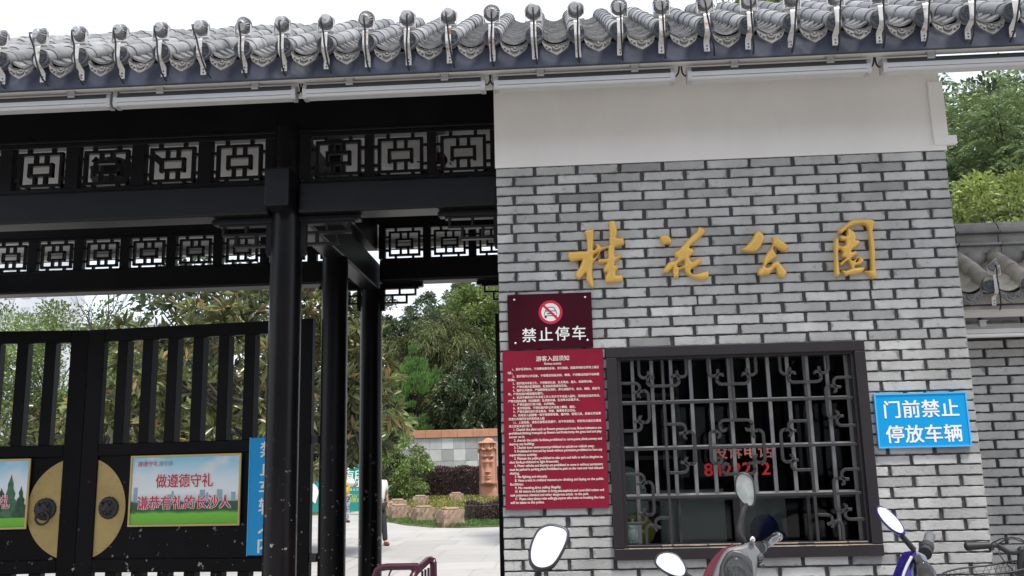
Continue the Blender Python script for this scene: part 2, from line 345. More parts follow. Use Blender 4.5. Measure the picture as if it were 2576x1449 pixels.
# ------------------------------------------------------------------ gatehouse
gh = thing('gatehouse', (0, 0, 0), 'grey brick park gatehouse with tiled roof and black timber gateway', 'building')
WX0, WX1, ZT, CP = -.355, 2.244, 3.325, .05725
OX0, OX1, OZ0, OZ1 = .262, 1.655, 1.10, 2.222                   # hole in the bricks behind the window frame
m = MB()
def brick_row(m, x0, x1, z0, z1, y, phase, tonefn, holes, jw=.014, pitch=.25, ax='x'):
    x = x0 - ((x0-phase) % pitch)
    while x < x1:
        a, b = max(x+jw/2, x0), min(x+pitch-jw/2, x1)
        segs = [(a, b)]
        for (hx0, hx1, hz0, hz1) in holes:
            if z1 > hz0+.01 and z0 < hz1-.01:
                ns = []
                for (p, q) in segs:
                    if q <= hx0 or p >= hx1: ns.append((p, q))
                    else:
                        if p < hx0: ns.append((p, hx0))
                        if q > hx1: ns.append((hx1, q))
                segs = ns
        for (p, q) in segs:
            if q-p < .012: continue
            if R.random() < .035 and q-p > .2:                    # a cut brick here and there
                cpos = p+(q-p)*R.uniform(.3, .7); parts = [(p, cpos-.004), (cpos+.004, q)]
            else: parts = [(p, q)]
            for (p2, q2) in parts:
                j = R.uniform(-.0018, .0018); t = tonefn(); dz = R.uniform(-.0012, .0012); e = R.uniform(0, .0015)
                u0, u1, w0, w1 = p2+R.uniform(.001, .005), q2-R.uniform(.001, .005), z0+.0037+dz, z1-.0037+dz-e; nn = max(2, int((u1-u0)/.022)); rg = lambda k=.0017: R.uniform(-k, k)
                ol = [(u0+(u1-u0)*i/nn+(rg(.003) if 0 < i < nn else rg()), w0+rg()) for i in range(nn+1)]+[(u1+rg(), w0+(w1-w0)*.5)]+[(u1-(u1-u0)*i/nn+(rg(.003) if 0 < i < nn else rg()), w1+rg()) for i in range(nn+1)]+[(u0+rg(), w0+(w1-w0)*.5)]
                cu, cw, n_ = (u0+u1)/2, (w0+w1)/2, len(ol); inn = [(a_-math.copysign(.0025, a_-cu), b_-math.copysign(.0022, b_-cw)) for a_, b_ in ol]
                pt = (lambda a_, b_, d_: (a_, y+d_, b_)) if ax == 'x' else (lambda a_, b_, d_: (y-d_, a_, b_))
                m.add([pt(a_, b_, j) for a_, b_ in inn]+[pt(a_, b_, j+.0025) for a_, b_ in ol]+[pt(a_, b_, .03) for a_, b_ in ol],
                      [tuple(range(n_))]+[(k_*n_+i, k_*n_+(i+1) % n_, (k_+1)*n_+(i+1) % n_, (k_+1)*n_+i) for k_ in (0, 1) for i in range(n_)], t)
        x += pitch
def btone():
    r = R.random()
    return R.uniform(.58, .7) if r < .02 else (R.uniform(.76, .9) if r < .22 else (R.uniform(1.12, 1.26) if r > .88 else R.uniform(.9, 1.1)))
for j in range(58):
    z1 = ZT - j*CP
    brick_row(m, WX0, WX1, z1-CP, z1, 0, .1225 if j % 2 == 0 else 0.0, btone, [(OX0, OX1, OZ0, OZ1)])
    brick_row(m, .03, 2.9, z1-CP, z1, WX1, .12 if j % 2 == 0 else 0.0, btone, [], ax='y')
m.build('brick_facing', 'brick', gh)
m = MB()
for b in ((WX0, OX0, 0, ZT+.7), (OX1, WX1-.006, 0, ZT+.7), (OX0, OX1, 0, OZ0), (OX0, OX1, OZ1, ZT+.7)): m.box(b[0]+.001, b[1], .009, .24, b[2], b[3])
m.box(WX0+.001, -.15, .24, 2.9, 0, 4.0); m.box(2.06, WX1-.006, .24, 2.9, 0, 4.0); m.box(-.15, 2.06, 2.7, 2.9, 0, 4.0)
m.build('wall_core', 'mortar', gh)
m = MB()                                                        # plaster band, and the lintel that carries on over the gateway
m.box(WX0-.003, WX1+.006, -.006, .006, ZT, 4.08)
m.box(WX1, WX1+.012, .006, 2.9, ZT, 4.08)
m.build('plaster_band', 'plaster', gh)
m = MB(); m.box(-7.0, WX0-.004, -.004, .02, 3.822, 4.09); m.build('lintel', 'trim', gh, bevel=.006)
m = MB(); m.box(WX1-.068, WX1+.016, -.022, -.006, ZT+.075, 3.74); m.box(WX1-.066, WX1+.062, -.024, .012, ZT+.03, ZT+.082); m.build('corner_trim', 'plaster', gh, bevel=.003)
# guard room inside
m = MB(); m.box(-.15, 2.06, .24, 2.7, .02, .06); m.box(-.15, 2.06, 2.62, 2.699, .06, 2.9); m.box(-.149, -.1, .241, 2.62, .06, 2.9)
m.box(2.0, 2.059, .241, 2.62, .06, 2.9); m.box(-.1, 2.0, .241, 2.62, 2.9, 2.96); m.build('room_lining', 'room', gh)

# timber gateway: rows of columns, beams, lattice panels
COLX = -1.705
ROWS = ((.35, 3.173, 3.375, 3.41, 3.69), (1.59, None, None, None, None), (2.92, 3.245, 3.45, 3.472, 3.752))
def lathe_col(x, y, top, r=.1):
    c = MB().lathe([(r*1.02, 0), (r, .9), (r*.99, 2), (r*.97, top)], (x, y, 0), n=28); cap = c.build('column', 'colpaint', gh)
    b = MB().lathe([(r*1.7, .015), (r*1.75, .1), (r*1.35, .16), (r*1.1, .17)], (x, y, 0), n=24); b.build('column_base', 'stone', cap)
for cx in (COLX, -5.69):
    for (y, *_r) in ROWS: lathe_col(cx, y, 3.19)
    lathe_col(cx, .35, 3.76, .088)
def lattice(xc, y, z0, z1, wd):
    """open fretwork panel: outer ring held by stubs, inner ring held by stubs"""
    m = MB(); h = (z1-z0); zc = (z0+z1)/2; b = .02; d0, d1 = y-.016, y+.016
    def bar(u0, u1, v0, v1): m.box(xc+u0*wd, xc+u1*wd, d0+R.uniform(-.0004, .0004), d1, zc+v0*h, zc+v1*h)
    t, s_ = b/wd, b/h
    a, c = .42, .415
    bar(-a, a, c-s_, c); bar(-a, a, -c, -c+s_); bar(-a, -a+t, -c, c); bar(a-t, a, -c, c)
    e, f = .235, .165
    bar(-e, e, f-s_, f); bar(-e, e, -f, -f+s_); bar(-e, -e+t, -f, f); bar(e-t, e, -f, f)
    for u in (-.1, .1): bar(u-t/2, u+t/2, f, c-s_); bar(u-t/2, u+t/2, -c+s_, -f)
    for u in (-.23, .23): bar(u-t/2, u+t/2, c, .52); bar(u-t/2, u+t/2, -.52, -c)
    for v in (-.22, .22): bar(-.52, -a, v-s_/2, v+s_/2); bar(a, .52, v-s_/2, v+s_/2)
    return m.build('lattice_panel', 'black', gh)
def lattice_row(y, z0, z1, x0, x1, centres, wd):
    m = MB(); d0, d1 = y-.032, y+.032
    edges = []
    for c in sorted(centres):
        lattice(c, y, z0, z1, wd); edges.append((c-wd/2, c+wd/2))
    p = x0
    for (a, b) in edges: m.box(p, a, d0, d1, z0, z1); p = b
    m.box(p, x1, d0, d1, z0, z1)
    m.box(x0, x1, d0, d1, z1, z1+.03); m.box(x0, x1, d0-.012, d1-.001, z1+.03, z1+.052); m.box(x0, x1, d0+.006, d1-.008, z1+.052, 4.2)
    m.build('lattice_frame', 'black', gh, bevel=.003)
for (y, b0, b1, l0, l1) in (ROWS[0], ROWS[2]):
    dy = 0 if y < 1 else 1
    lattice_row(y, l0, l1, COLX+.07, WX0, [-1.382, -.983, -.582] if not dy else [-1.402, -.987, -.572], .345)
    lattice_row(y, l0, l1, -5.62, COLX-.07, [-2.025-.437*k for k in range(9)] if not dy else [-2.03-.4395*k for k in range(9)], .352)
    for (x0, x1) in ((COLX+.09, WX0-.002), (-5.6, COLX-.09)):
        m = MB(); m.box(x0, x1, y-.1, y+.1, b0, b1); m.build('beam', 'black', gh, bevel=.02, seg=3)
        m = MB(); m.box(x0+.02, x1-.01, y-.035, y+.035, b1-.004, l0); m.build('beam_rail', 'black', gh)
for cx in (COLX, -5.69):
    m = MB(); m.box(cx-.078, cx+.078, .115, 3.1, 3.184, 3.43); m.build('tie_beam', 'black', gh, bevel=.014, seg=2)
    m = MB(); m.box(cx-.06, cx+.06, .45, 2.9, 3.55, 3.8); m.box(cx-.05, cx+.05, 1.5, 1.6, 3.43, 5.0); m.build('roof_truss', 'black', gh, bevel=.01)
    m = MB(); m.box(cx-.0695, cx+.0695, .325, .372, 3.76, 4.2); m.build('lattice_frame', 'black', gh)
    m = MB(); m.box(cx-.0695, cx+.0695, 2.9, 2.94, 3.8, 4.2); m.build('lattice_frame', 'black', gh)
m = MB()
for yy in (1.0, 2.25): m.lathe([(.07, -7), (.07, -.36)], (0, yy, 4.02), ax=(1, 0, 0), n=14)
m.build('purlin', 'black', gh)
def bracket(x, y, zt, sgn):
    m = MB(); f = lambda a, b: (x+sgn*a, x+sgn*b) if sgn > 0 else (x+sgn*b, x+sgn*a)
    d0, d1 = y-.022, y+.022
    def bx(a, b, z0, z1, e=0): p, q = f(a, b); m.box(p, q, d0-e, d1+e, zt-z1, zt-z0)
    bx(0, .37, .004, .042, .012); bx(.0, .345, .042, .055, .004)
    bx(0, .042, .055, .23); bx(.042, .325, .1, .116); bx(.042, .245, .172, .188)
    for a in (.165, .309): bx(a, a+.016, .055, .1)
    for a in (.1, .229): bx(a, a+.016, .116, .172)
    bx(.006, .036, .23, .25)
    p, q = x+sgn*.372, x+sgn*.355
    m.lathe([(.019, -.034), (.019, .034)], (x+sgn*.37, y, zt-.023), ax=(0, 1, 0), n=12)
    m.build('corner_bracket', 'black', gh, bevel=.002)
for (y, b0, *_r) in (ROWS[0], ROWS[2]):
    bracket(COLX+.085, y, b0, 1); bracket(COLX-.085, y, b0, -1); bracket(WX0-.002, y, b0, -1); bracket(-5.6, y, b0, 1)

# ------------------------------------------------------------------ roof
SL, YR, DH = math.tan(math.radians(30)), 1.64, 2.14
def rz(y):
    d = abs(y-YR); c = .45
    return 5.143 - (SL*d if d > c else SL*(c/2+d*d/(2*c)))
K0, K1, TP, TX = -13, 29, .2317, -3.105
XB = 2.27                                                       # the rear slope stops over the wall corner, the eave runs on
def tubeline(m, x, ys, r=.05, jit=.0025):
    for i in range(len(ys)-1):
        if x > XB and ys[i] > YR-.01: break
        a, b = ys[i], ys[i+1]; k = i < len(ys)//2
        if not k: a, b = b, a
        p = Vector((x+R.uniform(-jit, jit), a, rz(a)+R.uniform(-jit, jit))); q = Vector((x, b, rz(b)))
        d = (q-p); e = p+d*1.06; t = R.uniform(.62, 1.38)
        m.tube([p, p+d*.08, e], [r*1.0, r*1.02, r*.9], n=14, caps=True, tone=t)
fy = [-.5, -.42] + [-.42+.195*i for i in range(1, 11)]; fy = [y for y in fy if y < YR-.05]
ys = fy + [YR] + [2*YR-y for y in reversed(fy)]
tubes = MB(); pans = MB()
for k in range(K0, K1+1): tubeline(tubes, TX+TP*k, ys)
py = [-.47+.088*i for i in range(24)]; py = [y for y in py if y < YR-.04]
def panstrip(m, xc, y0, y1, zf, wd=.165, sag=.042, t=1):
    vs = []
    for (y, dz) in ((y0, .004), (y0, .018), (y1, .0)):
        for j in range(7):
            u = -1+2*j/6; z = zf(y) + dz - .012 - sag*(1-u*u)
            vs.append((xc+u*wd/2, y, z))
    m.add(vs, [(j+7*i, j+1+7*i, j+8+7*i, j+7+7*i) for i in range(2) for j in range(6)], t, False)
for k in range(K0, K1):
    xc = TX+TP*(k+.5)
    for i, y in enumerate(py):
        y1 = (py[i+1]+.02) if i+1 < len(py) else YR
        tt = R.uniform(.5, .95)  # pans toned darker than tubes, painting in the shaded gaps
        panstrip(pans, xc+R.uniform(-.003, .003), y, y1, rz, t=tt); (panstrip(pans, xc, 2*YR-y, 2*YR-y1, rz, t=tt) if xc < XB else None)
XE0, XE1 = TX+TP*(K0-.5), TX+TP*(K1+.5)
dk = MB(); ylist = [-.44+i*(2*(YR+.44))/28 for i in range(29)]
for i in range(28):
    a, b = ylist[i], ylist[i+1]
    dk.add([(x, y, rz(y)+dz) for x in (XE0, XE1 if b < YR+.1 else XB) for (y, dz) in ((a, -.062), (b, -.062), (b, -.13), (a, -.13))],
           [(0, 1, 5, 4), (3, 7, 6, 2), (0, 4, 7, 3), (1, 2, 6, 5)] + ([(0, 3, 2, 1), (4, 5, 6, 7)]))
roof = dk.build('roof', 'ceiling', gh)
tubes.build('tube_tiles', 'tile', roof); pans.build('pan_tiles', 'tile', roof)
m = MB(); m.box(XE0, XE1, -.452, -.43, 3.748, 3.876); m.box(XE0, XB, 2*YR+.43, 2*YR+.452, 3.748, 3.876); m.build('fascia', 'fascia', roof, bevel=.003)
m = MB(); m.box(XE0, XE1, -.455, -.448, 3.7435, 3.7495); m.build('drip_edge', 'darkplastic', roof)
m = MB(); m.box(XE0+.01, XE1-.01, -.429, -.36, 3.752, 3.80); m.box(XE0+.01, XB, 2*YR+.36, 2*YR+.429, 3.752, 3.80); m.build('soffit_trim', 'trim', roof, bevel=.003)

def end_disc():
    m = MB(); m.lathe([(.047, 0), (.05, -.004), (.05, -.014), (.043, -.018), (.040, -.010), (.034, -.008), (.02, -.012), (.0, -.014)], (0, 0, 0), ax=(0, 1, 0), n=22)
    for i in range(7):
        a = 2*math.pi*i/7; m.ell((.021*math.cos(a), -.011, .021*math.sin(a)), .008, .005, .008, 8, 5)
    return m
def drip_shape():
    m = MB(); N = 16; W2 = .079; rows = []
    def edge(u):                                   # upper arc and lower pointed lip
        top = -.012 - .040*(1-u*u)
        bot = -.118 + (.062*abs(u)**1.25 if abs(u) < .8 else .062*.8**1.25 + (abs(u)-.8)*.22) 
        return top, min(bot, top-.004)
    for layer, (y, k) in enumerate(((0.0, 1), (-.012, 1), (-.012, .9), (-.007, .84))):
        rows.append([]); 
        for side in (0, 1):
            for i in range(N+1):
                u = -1+2*i/N; t, b = edge(u); mid = (t+b)/2; v = t if side == 0 else b
                rows[-1].append((u*W2*(1 if layer < 2 else (.93 if layer == 2 else .89)), y - .016*((v+.012)/-.106), mid+(v-mid)*k))
    vs = [p for r_ in rows for p in r_]; n1 = 2*(N+1); fs = []
    for L_ in range(3):
        for i in range(N):
            a = L_*n1
            fs.append((a+i, a+i+1, a+n1+i+1, a+n1+i)); fs.append((a+N+1+i, a+n1+N+1+i, a+n1+N+2+i, a+N+2+i))
        fs.append((L_*n1, L_*n1+n1, L_*n1+n1+N+1, L_*n1+N+1)); fs.append((L_*n1+N, L_*n1+2*N+1, L_*n1+n1+2*N+1, L_*n1+n1+N))
    for L_ in (0, 3):
        for i in range(N): fs.append((L_*n1+i, L_*n1+i+1, L_*n1+N+2+i, L_*n1+N+1+i))
    m.add(vs, fs, 1, False)
    for (a, r_, q) in [(-90, .017, .009), (-60, .017, .008), (-120, .017, .008), (-30, .016, .008), (-150, .016, .008), (0, .015, .007), (180, .015, .007), (90, 0, .010), (-12, .034, .008), (192, .034, .008), (8, .048, .006), (172, .048, .006)]:
        a = math.radians(a); x, z = r_*math.cos(a)*1.15, -.066+r_*math.sin(a)
        m.ell((x, -.011-.016*((-z-.012)/.106), z), q, .006, q*.8, 8, 5)
    return m
d0 = end_disc().build('end_tile', 'tileend', roof, local=True); dr0 = drip_shape().build('drip_tile', 'drip', roof, local=True, fix=True)
for k in range(K0, K1+1):
    o = d0 if k == K0 else d0.copy()
    if k > K0: COL.objects.link(o)
    o.parent = roof; o.location = (TX+TP*k+R.uniform(-.003, .003), -.502, rz(-.5)+R.uniform(-.003, .003)); o.rotation_euler = (R.uniform(-.05, .1), R.uniform(-.5, .5), R.uniform(-.06, .06))
    if k < K1:
        o = dr0 if k == K0 else dr0.copy()
        if k > K0: COL.objects.link(o)
        o.parent = roof; o.location = (TX+TP*(k+.5)+R.uniform(-.004, .004), -.482+R.uniform(-.006, .006), rz(-.5)+R.uniform(-.004, .004)); o.rotation_euler = (R.uniform(-.08, .06), R.uniform(-.04, .04), R.uniform(-.04, .04))

# ------------------------------------------------------------------ window
win = MB()
fx0, fx1, fz0, fz1 = .245, 1.672, 1.084, 2.238
for (a, b, c, d) in ((fx0, fx1, fz0, fz0+.062), (fx0, fx1, fz1-.058, fz1), (fx0, fx0+.058, fz0+.0622, fz1-.0582), (fx1-.058, fx1, fz0+.0622, fz1-.0582)): win.box(a, b, -.028, .1, c, d)
win = win.build('window', 'winframe', gh, bevel=.004)
ix0, ix1, iz0, iz1 = .325, 1.597, 1.16, 2.166
m = MB()
for (a, b, c, d) in ((ix0-.022, ix1+.022, iz0-.016, iz0), (ix0-.022, ix1+.022, iz1, iz1+.016), (ix0-.022, ix0, iz0+.0002, iz1-.0002), (ix1, ix1+.022, iz0+.0002, iz1-.0002)): m.box(a, b, -.006, .12, c, d)
m.build('inner_frame', 'winframe', win, bevel=.002)
m = MB(); x = ix0
while x < ix1:                                                    # bare wood where the paint has worn off the sill edges
    L_ = R.uniform(.04, .2)
    if R.random() < .75: m.box(x, min(x+L_, ix1), -.0075, -.004, iz0-.004-R.uniform(0, .003), iz0+.0006)
    if R.random() < .75: m.box(x, min(x+L_, ix1), -.0295, -.024, fz0+.0585-R.uniform(0, .002), fz0+.0626)
    x += L_+R.uniform(0, .04)
m.build('worn_edge', 'barewood', win)
m = MB(); y0, y1 = .008, .026
W_, H_ = ix1-ix0, iz1-iz0
hz = (1.925, 1.672, 1.411); vx = (.559, .945, 1.342)
for i, z in enumerate(hz): m.box(ix0, ix1, y0, y1, z-.0085, z+.0085)
segs = []
for i, z in enumerate([iz1]+list(hz)+[iz0]): segs.append(z)
for i in range(4):
    a, b = segs[i], segs[i+1]; a -= .0085 if i else 0; b += .0085 if i < 3 else 0
    for j, x in enumerate(vx):
        if j == 1 and i in (1, 2): 
            if i == 1: m.box(x-.008, x+.008, y0+.001, y1-.001, 1.815, a)
            continue
        m.box(x-.008, x+.008, y0+.001, y1-.001, b, a)
m.build('grille', 'iron', win, bevel=.0015)
def arc(cx, cy, r, a0, a1, n=6): return [(cx+r*math.cos(math.radians(a0+(a1-a0)*i/n)), cy+r*math.sin(math.radians(a0+(a1-a0)*i/n))) for i in range(n+1)]
class _Scroll:
    def flatbar(s, p, wd, *a): MB().flatbar(p, wd+.0018, *a).build('scroll', 'iron', win, bevel=.0015)
sc = _Scroll()
def bowl(o, ex, ez):                                             # cupped bar with ends curled inward; opens along +ez
    p = [(-.048, .046)] + arc(-.068, .036, .018, 30, 190, 5) + [(-.0875, .02)] + arc(-.062, .024, .027, 190, 270, 5)
    p = p + [(-q[0], q[1]) for q in reversed(p)]
    sc.flatbar(p, .0145, o, ex, ez, (0, 1, 0), .004, .022)
def hook(o, ex, ez, s_):                                         # leg that comes off the bar and curls
    p = [(s_*.132, .145), (s_*.132, .075)] + [(s_*q[0], q[1]) for q in arc(.105, .07, .027, 0, -150, 7)] + [(s_*.079, .082)]
    sc.flatbar(p, .0145, o, ex, ez, (0, 1, 0), .004, .022)
def unit(x, z, dx, dz):
    """scroll unit growing from a bar towards (dx, dz)"""
    ez = Vector((-dx, 0, -dz)); ex = Vector((-ez.z, 0, ez.x)); o = Vector((x, 0, z))+Vector((dx, 0, dz))*.145
    bowl(o, ex, ez)
    for s_ in (-1, 1): hook(o, ex, ez, s_)
for x in (.559, .945, 1.342): unit(x, iz1, 0, -1)
for z in (1.905, 1.405): unit(ix0, z, 1, 0); unit(ix1, z, -1, 0)
unit(.567, 1.672, 1, 0); unit(1.334, 1.672, -1, 0)
for (dx, dz) in ((0, 1), (0, -1), (1, 0), (-1, 0)):
    ez = Vector((-dx, 0, -dz)); bowl(Vector((.945, 0, 1.672))+Vector((dx, 0, dz))*.143, Vector((-ez.z, 0, ez.x)), ez)
for s_, x in ((1, .551), (-1, 1.35)):                            # short scrolls in the two lower corners
    ez = Vector((0, 0, -1))
    sc.flatbar([(0, 0), (.05, 0)]+arc(.05, -.025, .025, 90, -60, 5)+[(.045, -.052)], .0145, (x, 0, 1.3), (-s_, 0, 0), (0, 0, 1), (0, 1, 0), .004, .022)
    sc.flatbar([(.07, -.07)]+arc(.1, -.062, .026, 170, 0, 6)+[(.126, -.14)], .0145, (x, 0, 1.3), (-s_, 0, 0), (0, 0, 1), (0, 1, 0), .004, .022)
for i in range(12):
    x = .394+.1085*i
    if x > 1.59: break
    lowz = iz0 if (x < .5 or x > 1.4) else 1.419
    MB().box(x-.0102, x+.0102, .062, .078, lowz, iz1).build('steel_bar', 'steel', win, bevel=.001)
m = MB()
for z in hz: m.box(ix0, ix1, .0625, .0775, z+.006, z+.016)
m.build('highlight_bar', 'alu', win)  # bright bars stand in for the highlight along each grille horizontal
m = MB()
for x in (.618, 1.318): m.box(x-.009, x+.009, .064, .082, iz0, 1.409)
m.box(ix0, ix1, .155, .185, 1.385, 1.405); m.box(.945-.018, .945+.018, .157, .183, iz0, 1.384)
m.build('pane_frame', 'iron', win)
m = MB(); m.box(ix0-.01, ix1+.01, .167, .173, 1.406, iz1+.01); m.build('pane', 'glass', win)
m = MB(); m.box(ix0-.01, ix1+.01, .167, .173, iz0-.01, 1.384); m.build('pane', 'glass', win)
m = MB(); text(m, '84222121', (.78, .163, 1.517), X, Z, .1, width=.402, bold=.05); m.build('lettering', 'redvinyl', win, fix=False)
m = MB(); text(m, '投诉电话', (.835, .163, 1.617), X, Z, .085, width=.33, bold=.035); m.build('lettering', 'pinkvinyl', win, fix=False)

# things inside the guard room
t = thing('desk', (.95, .62, .06), 'dark office desk behind the barred window', 'desk')
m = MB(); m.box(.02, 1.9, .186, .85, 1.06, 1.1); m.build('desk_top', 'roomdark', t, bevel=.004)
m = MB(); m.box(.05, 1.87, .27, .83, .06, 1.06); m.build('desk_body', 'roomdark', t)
t = thing('tea_jar', (.365, .24, 1.1), 'pale celadon tea jar with lid behind lower left of window', 'jar')
j = MB().lathe([(.0, 0), (.045, 0), (.053, .02), (.055, .1), (.05, .135), (.04, .14)], (.365, .24, 1.1)).build('jar_body', 'celadon', t)
MB().lathe([(.046, .14), (.044, .15), (.012, .162), (.008, .172), (.018, .185), (.0, .19)], (.365, .24, 1.1)).build('lid', 'celadon', t)
MB().tube([(.418, .24, 1.12), (.438, .24, 1.14), (.442, .24, 1.18), (.432, .24, 1.21), (.415, .24, 1.22)], .005).build('handle', 'celadon', t)
t = thing('chair', (.36, .9, .06), 'grey chair back with olive cushion inside the guard room', 'chair')
m = MB(); m.ell((.37, .62, 1.34), .13, .05, .24, 16, 10); m.build('backrest', 'greyboard', t)
m = MB(); m.ell((.4, .5, 1.2), .12, .05, .1, 14, 9); m.build('cushion', 'olive', t)
m = MB(); m.box(.24, .5, .86, 1.1, .5, .56); m.box(.34, .4, .86, .9, .06, 1.5); m.box(.34, .4, .6, .9, 1.45, 1.5); m.build('seat', 'roomdark', t)
t = MB(); t.box(.6, 1.02, 1.0, 1.03, 1.0, 1.42); tag(t.build('notice_board', 'greyboard', loc=(.8, 1, 1), bevel=.004), 'pale grey board leaning behind the left lower pane', 'board')
t = MB(); t.box(1.1, 1.42, 1.05, 1.08, 1.0, 1.4); tag(t.build('notice_board', 'greyboard', loc=(1.2, 1.05, 1), bevel=.004), 'pale grey board behind the blue cloth in the window', 'board')
t = MB(); t.ell((1.22, .8, 1.17), .09, .1, .1, 12, 8); t.ell((1.27, .82, 1.11), .1, .1, .06, 12, 8); tag(t.build('cloth_bundle', 'navy', loc=(1.22, .8, 1.1)), 'crumpled navy blue cloth on the desk behind the window', 'cloth')
t = thing('storage_shelf', (.3, 2.3, .06), 'grey shelf with bundled papers deep in the guard room', 'shelf')
m = MB()
for z in (.6, 1.15, 1.62, 2.1): m.box(.0, .9, 2.1, 2.5, z, z+.03)
for x in (0, .87): m.box(x, x+.03, 2.1, 2.5, .06, 2.3)
m.build('frame', 'greyboard', t)
for (x, z) in ((.05, 1.65), (.35, 1.65), (.6, 1.18), (.1, 1.18)): MB().box(x, x+.22, 2.12, 2.45, z+.002, z+R.uniform(.1, .2)).build('paper_bundle', 'greyboard', t)

# ------------------------------------------------------------------ gold characters (outlines read off the wall, inflated)
def gold_char(outlines, ox, label, scale=3.68):
    """solid pillowed character: a fine grid inside the outline, rounded up from its edge, with a skirt back to the wall"""
    polys = []
    for ol in outlines:
        p = np.array([(lambda q: (q.x, q.z))(at((ox+px/scale)*.62890625, (850+py/scale)*.62890625, -.03)) for px, py in ol]); n = len(p); out = []
        for i in range(n):
            a, b, c, d = p[i-1], p[i], p[(i+1) % n], p[(i+2) % n]
            for t in (0, .25, .5, .75): out.append(.5*(2*b+(c-a)*t+(2*a-5*b+4*c-d)*t*t+(3*b-a-3*c+d)*t**3)*.7+.3*(b+(c-b)*t))
        polys.append(np.array(out))
    A = np.vstack(polys); B = np.vstack([np.roll(p, -1, 0) for p in polys]); st = .0022
    x0, z0 = A.min(0)-st; nx, nz = (np.ceil((A.max(0)-A.min(0))/st)+3).astype(int)
    gx, gz = np.meshgrid(x0+st*np.arange(nx), z0+st*np.arange(nz), indexing='ij'); Q = np.column_stack([gx.ravel(), gz.ravel()])
    ins = np.zeros(len(Q), bool); dist = np.full(len(Q), 9.); near = Q.copy()
    for a, b in zip(A, B):
        ab = b-a; l2 = (ab**2).sum()
        if l2 < 1e-14: continue
        t = np.clip(((Q-a)@ab)/l2, 0, 1); pr = a+t[:, None]*ab; d = np.hypot(*(Q-pr).T); k = d < dist; dist[k] = d[k]; near[k] = pr[k]
        cr = ((a[1] > Q[:, 1]) != (b[1] > Q[:, 1])); 
        if cr.any(): ins[cr] ^= Q[cr, 0] < (b[0]-a[0])*(Q[cr, 1]-a[1])/(b[1]-a[1])+a[0]
    P = np.where(ins[:, None], Q, near); dd = np.where(ins, dist, 0); w_ = .02; h = .024*np.sqrt(np.clip(1-(1-np.clip(dd/w_, 0, 1))**2, 0, 1))
    I = ins.reshape(nx, nz); cell = I[:-1, :-1] | I[1:, :-1] | I[:-1, 1:] | I[1:, 1:]; ids = {}; V = []; F = []; edges = {}
    def vid(i):
        if i not in ids: ids[i] = len(V); V.append((P[i, 0], -.016-h[i], P[i, 1]))
        return ids[i]
    for i, j in zip(*np.nonzero(cell)):
        q = [i*nz+j, (i+1)*nz+j, (i+1)*nz+j+1, i*nz+j+1]; f = [vid(k) for k in q]; F.append(f)
        for k in range(4): e = (f[k], f[(k+1) % 4]); edges[e] = 1
    nv = len(V); V += [(x, .004, z) for x, y, z in V]
    for (a, b) in list(edges):
        if (b, a) not in edges: F.append([b, a, a+nv, b+nv])
    mb = MB(); mb.add(V, F, 1, True); c = A.mean(0)
    return tag(mb.build('gold_character', 'gold', loc=(c[0], -.016, A[:, 1].min())), label, 'character', 'gold characters on the brick wall')
gui = [[(335,262),(370,240),(430,238),(462,258),(460,420),(455,545),(500,515),(485,460),(528,455),(555,480),(575,505),(640,492),(690,478),(686,400),(690,300),(690,210),(680,150),(700,118),(765,115),(785,150),(800,210),(808,260),(800,330),(795,362),(850,365),(895,360),(905,400),(915,430),(905,465),(850,485),(785,500),(770,540),(770,640),(820,620),(862,605),(868,630),(850,670),(800,700),(775,720),(772,770),(805,768),(822,790),(820,830),(790,860),(785,900),(800,920),(860,910),(890,925),(892,970),(885,1010),(820,1018),(660,1028),(635,1005),(625,950),(650,900),(660,880),(612,873),(603,830),(620,780),(650,738),(545,742),(522,715),(522,690),(550,678),(665,668),(668,600),(670,518),(590,548),(560,568),(520,645),(480,705),(455,740),(445,800),(443,900),(455,980),(465,1060),(460,1105),(430,1100),(380,1040),(350,980),(345,890),(300,930),(260,975),(235,978),(200,950),(178,905),(200,870),(250,800),(280,720),(290,690),(200,705),(120,708),(80,650),(75,620),(95,570),(150,575),(250,565),(355,560),(358,480),(355,400),(345,330),(322,295)],
       [(462,612),(500,596),(533,572),(500,635),(458,668)]]
hua = [[(1435,370),(1450,340),(1490,320),(1540,325),(1580,350),(1605,395),(1612,430),(1600,458),(1560,455),(1500,462),(1470,440),(1440,400)],
       [(1995,225),(2012,207),(2060,222),(2095,250),(2100,285),(2080,320),(2030,360),(1960,420),(1890,480),(1870,515),(1915,525),(1935,560),(1930,590),(1900,625),(1870,648),(1885,690),(1910,720),(1960,690),(2005,655),(2045,690),(2055,720),(2010,760),(1950,800),(1900,830),(1890,870),(1930,905),(2000,895),(2080,870),(2150,850),(2160,900),(2155,950),(2130,978),(2060,985),(1980,970),(1900,945),(1840,910),(1805,860),(1795,820),(1740,830),(1720,850),(1715,910),(1705,950),(1650,955),(1635,920),(1622,850),(1625,815),(1590,850),(1550,880),(1485,890),(1478,850),(1500,810),(1550,745),(1590,715),(1640,715),(1700,675),(1660,640),(1640,605),(1650,580),(1700,550),(1780,470),(1870,370),(1930,315),(1975,275)],
       [(1690,765),(1740,722),(1792,704),(1796,765),(1760,785),(1712,800)]]
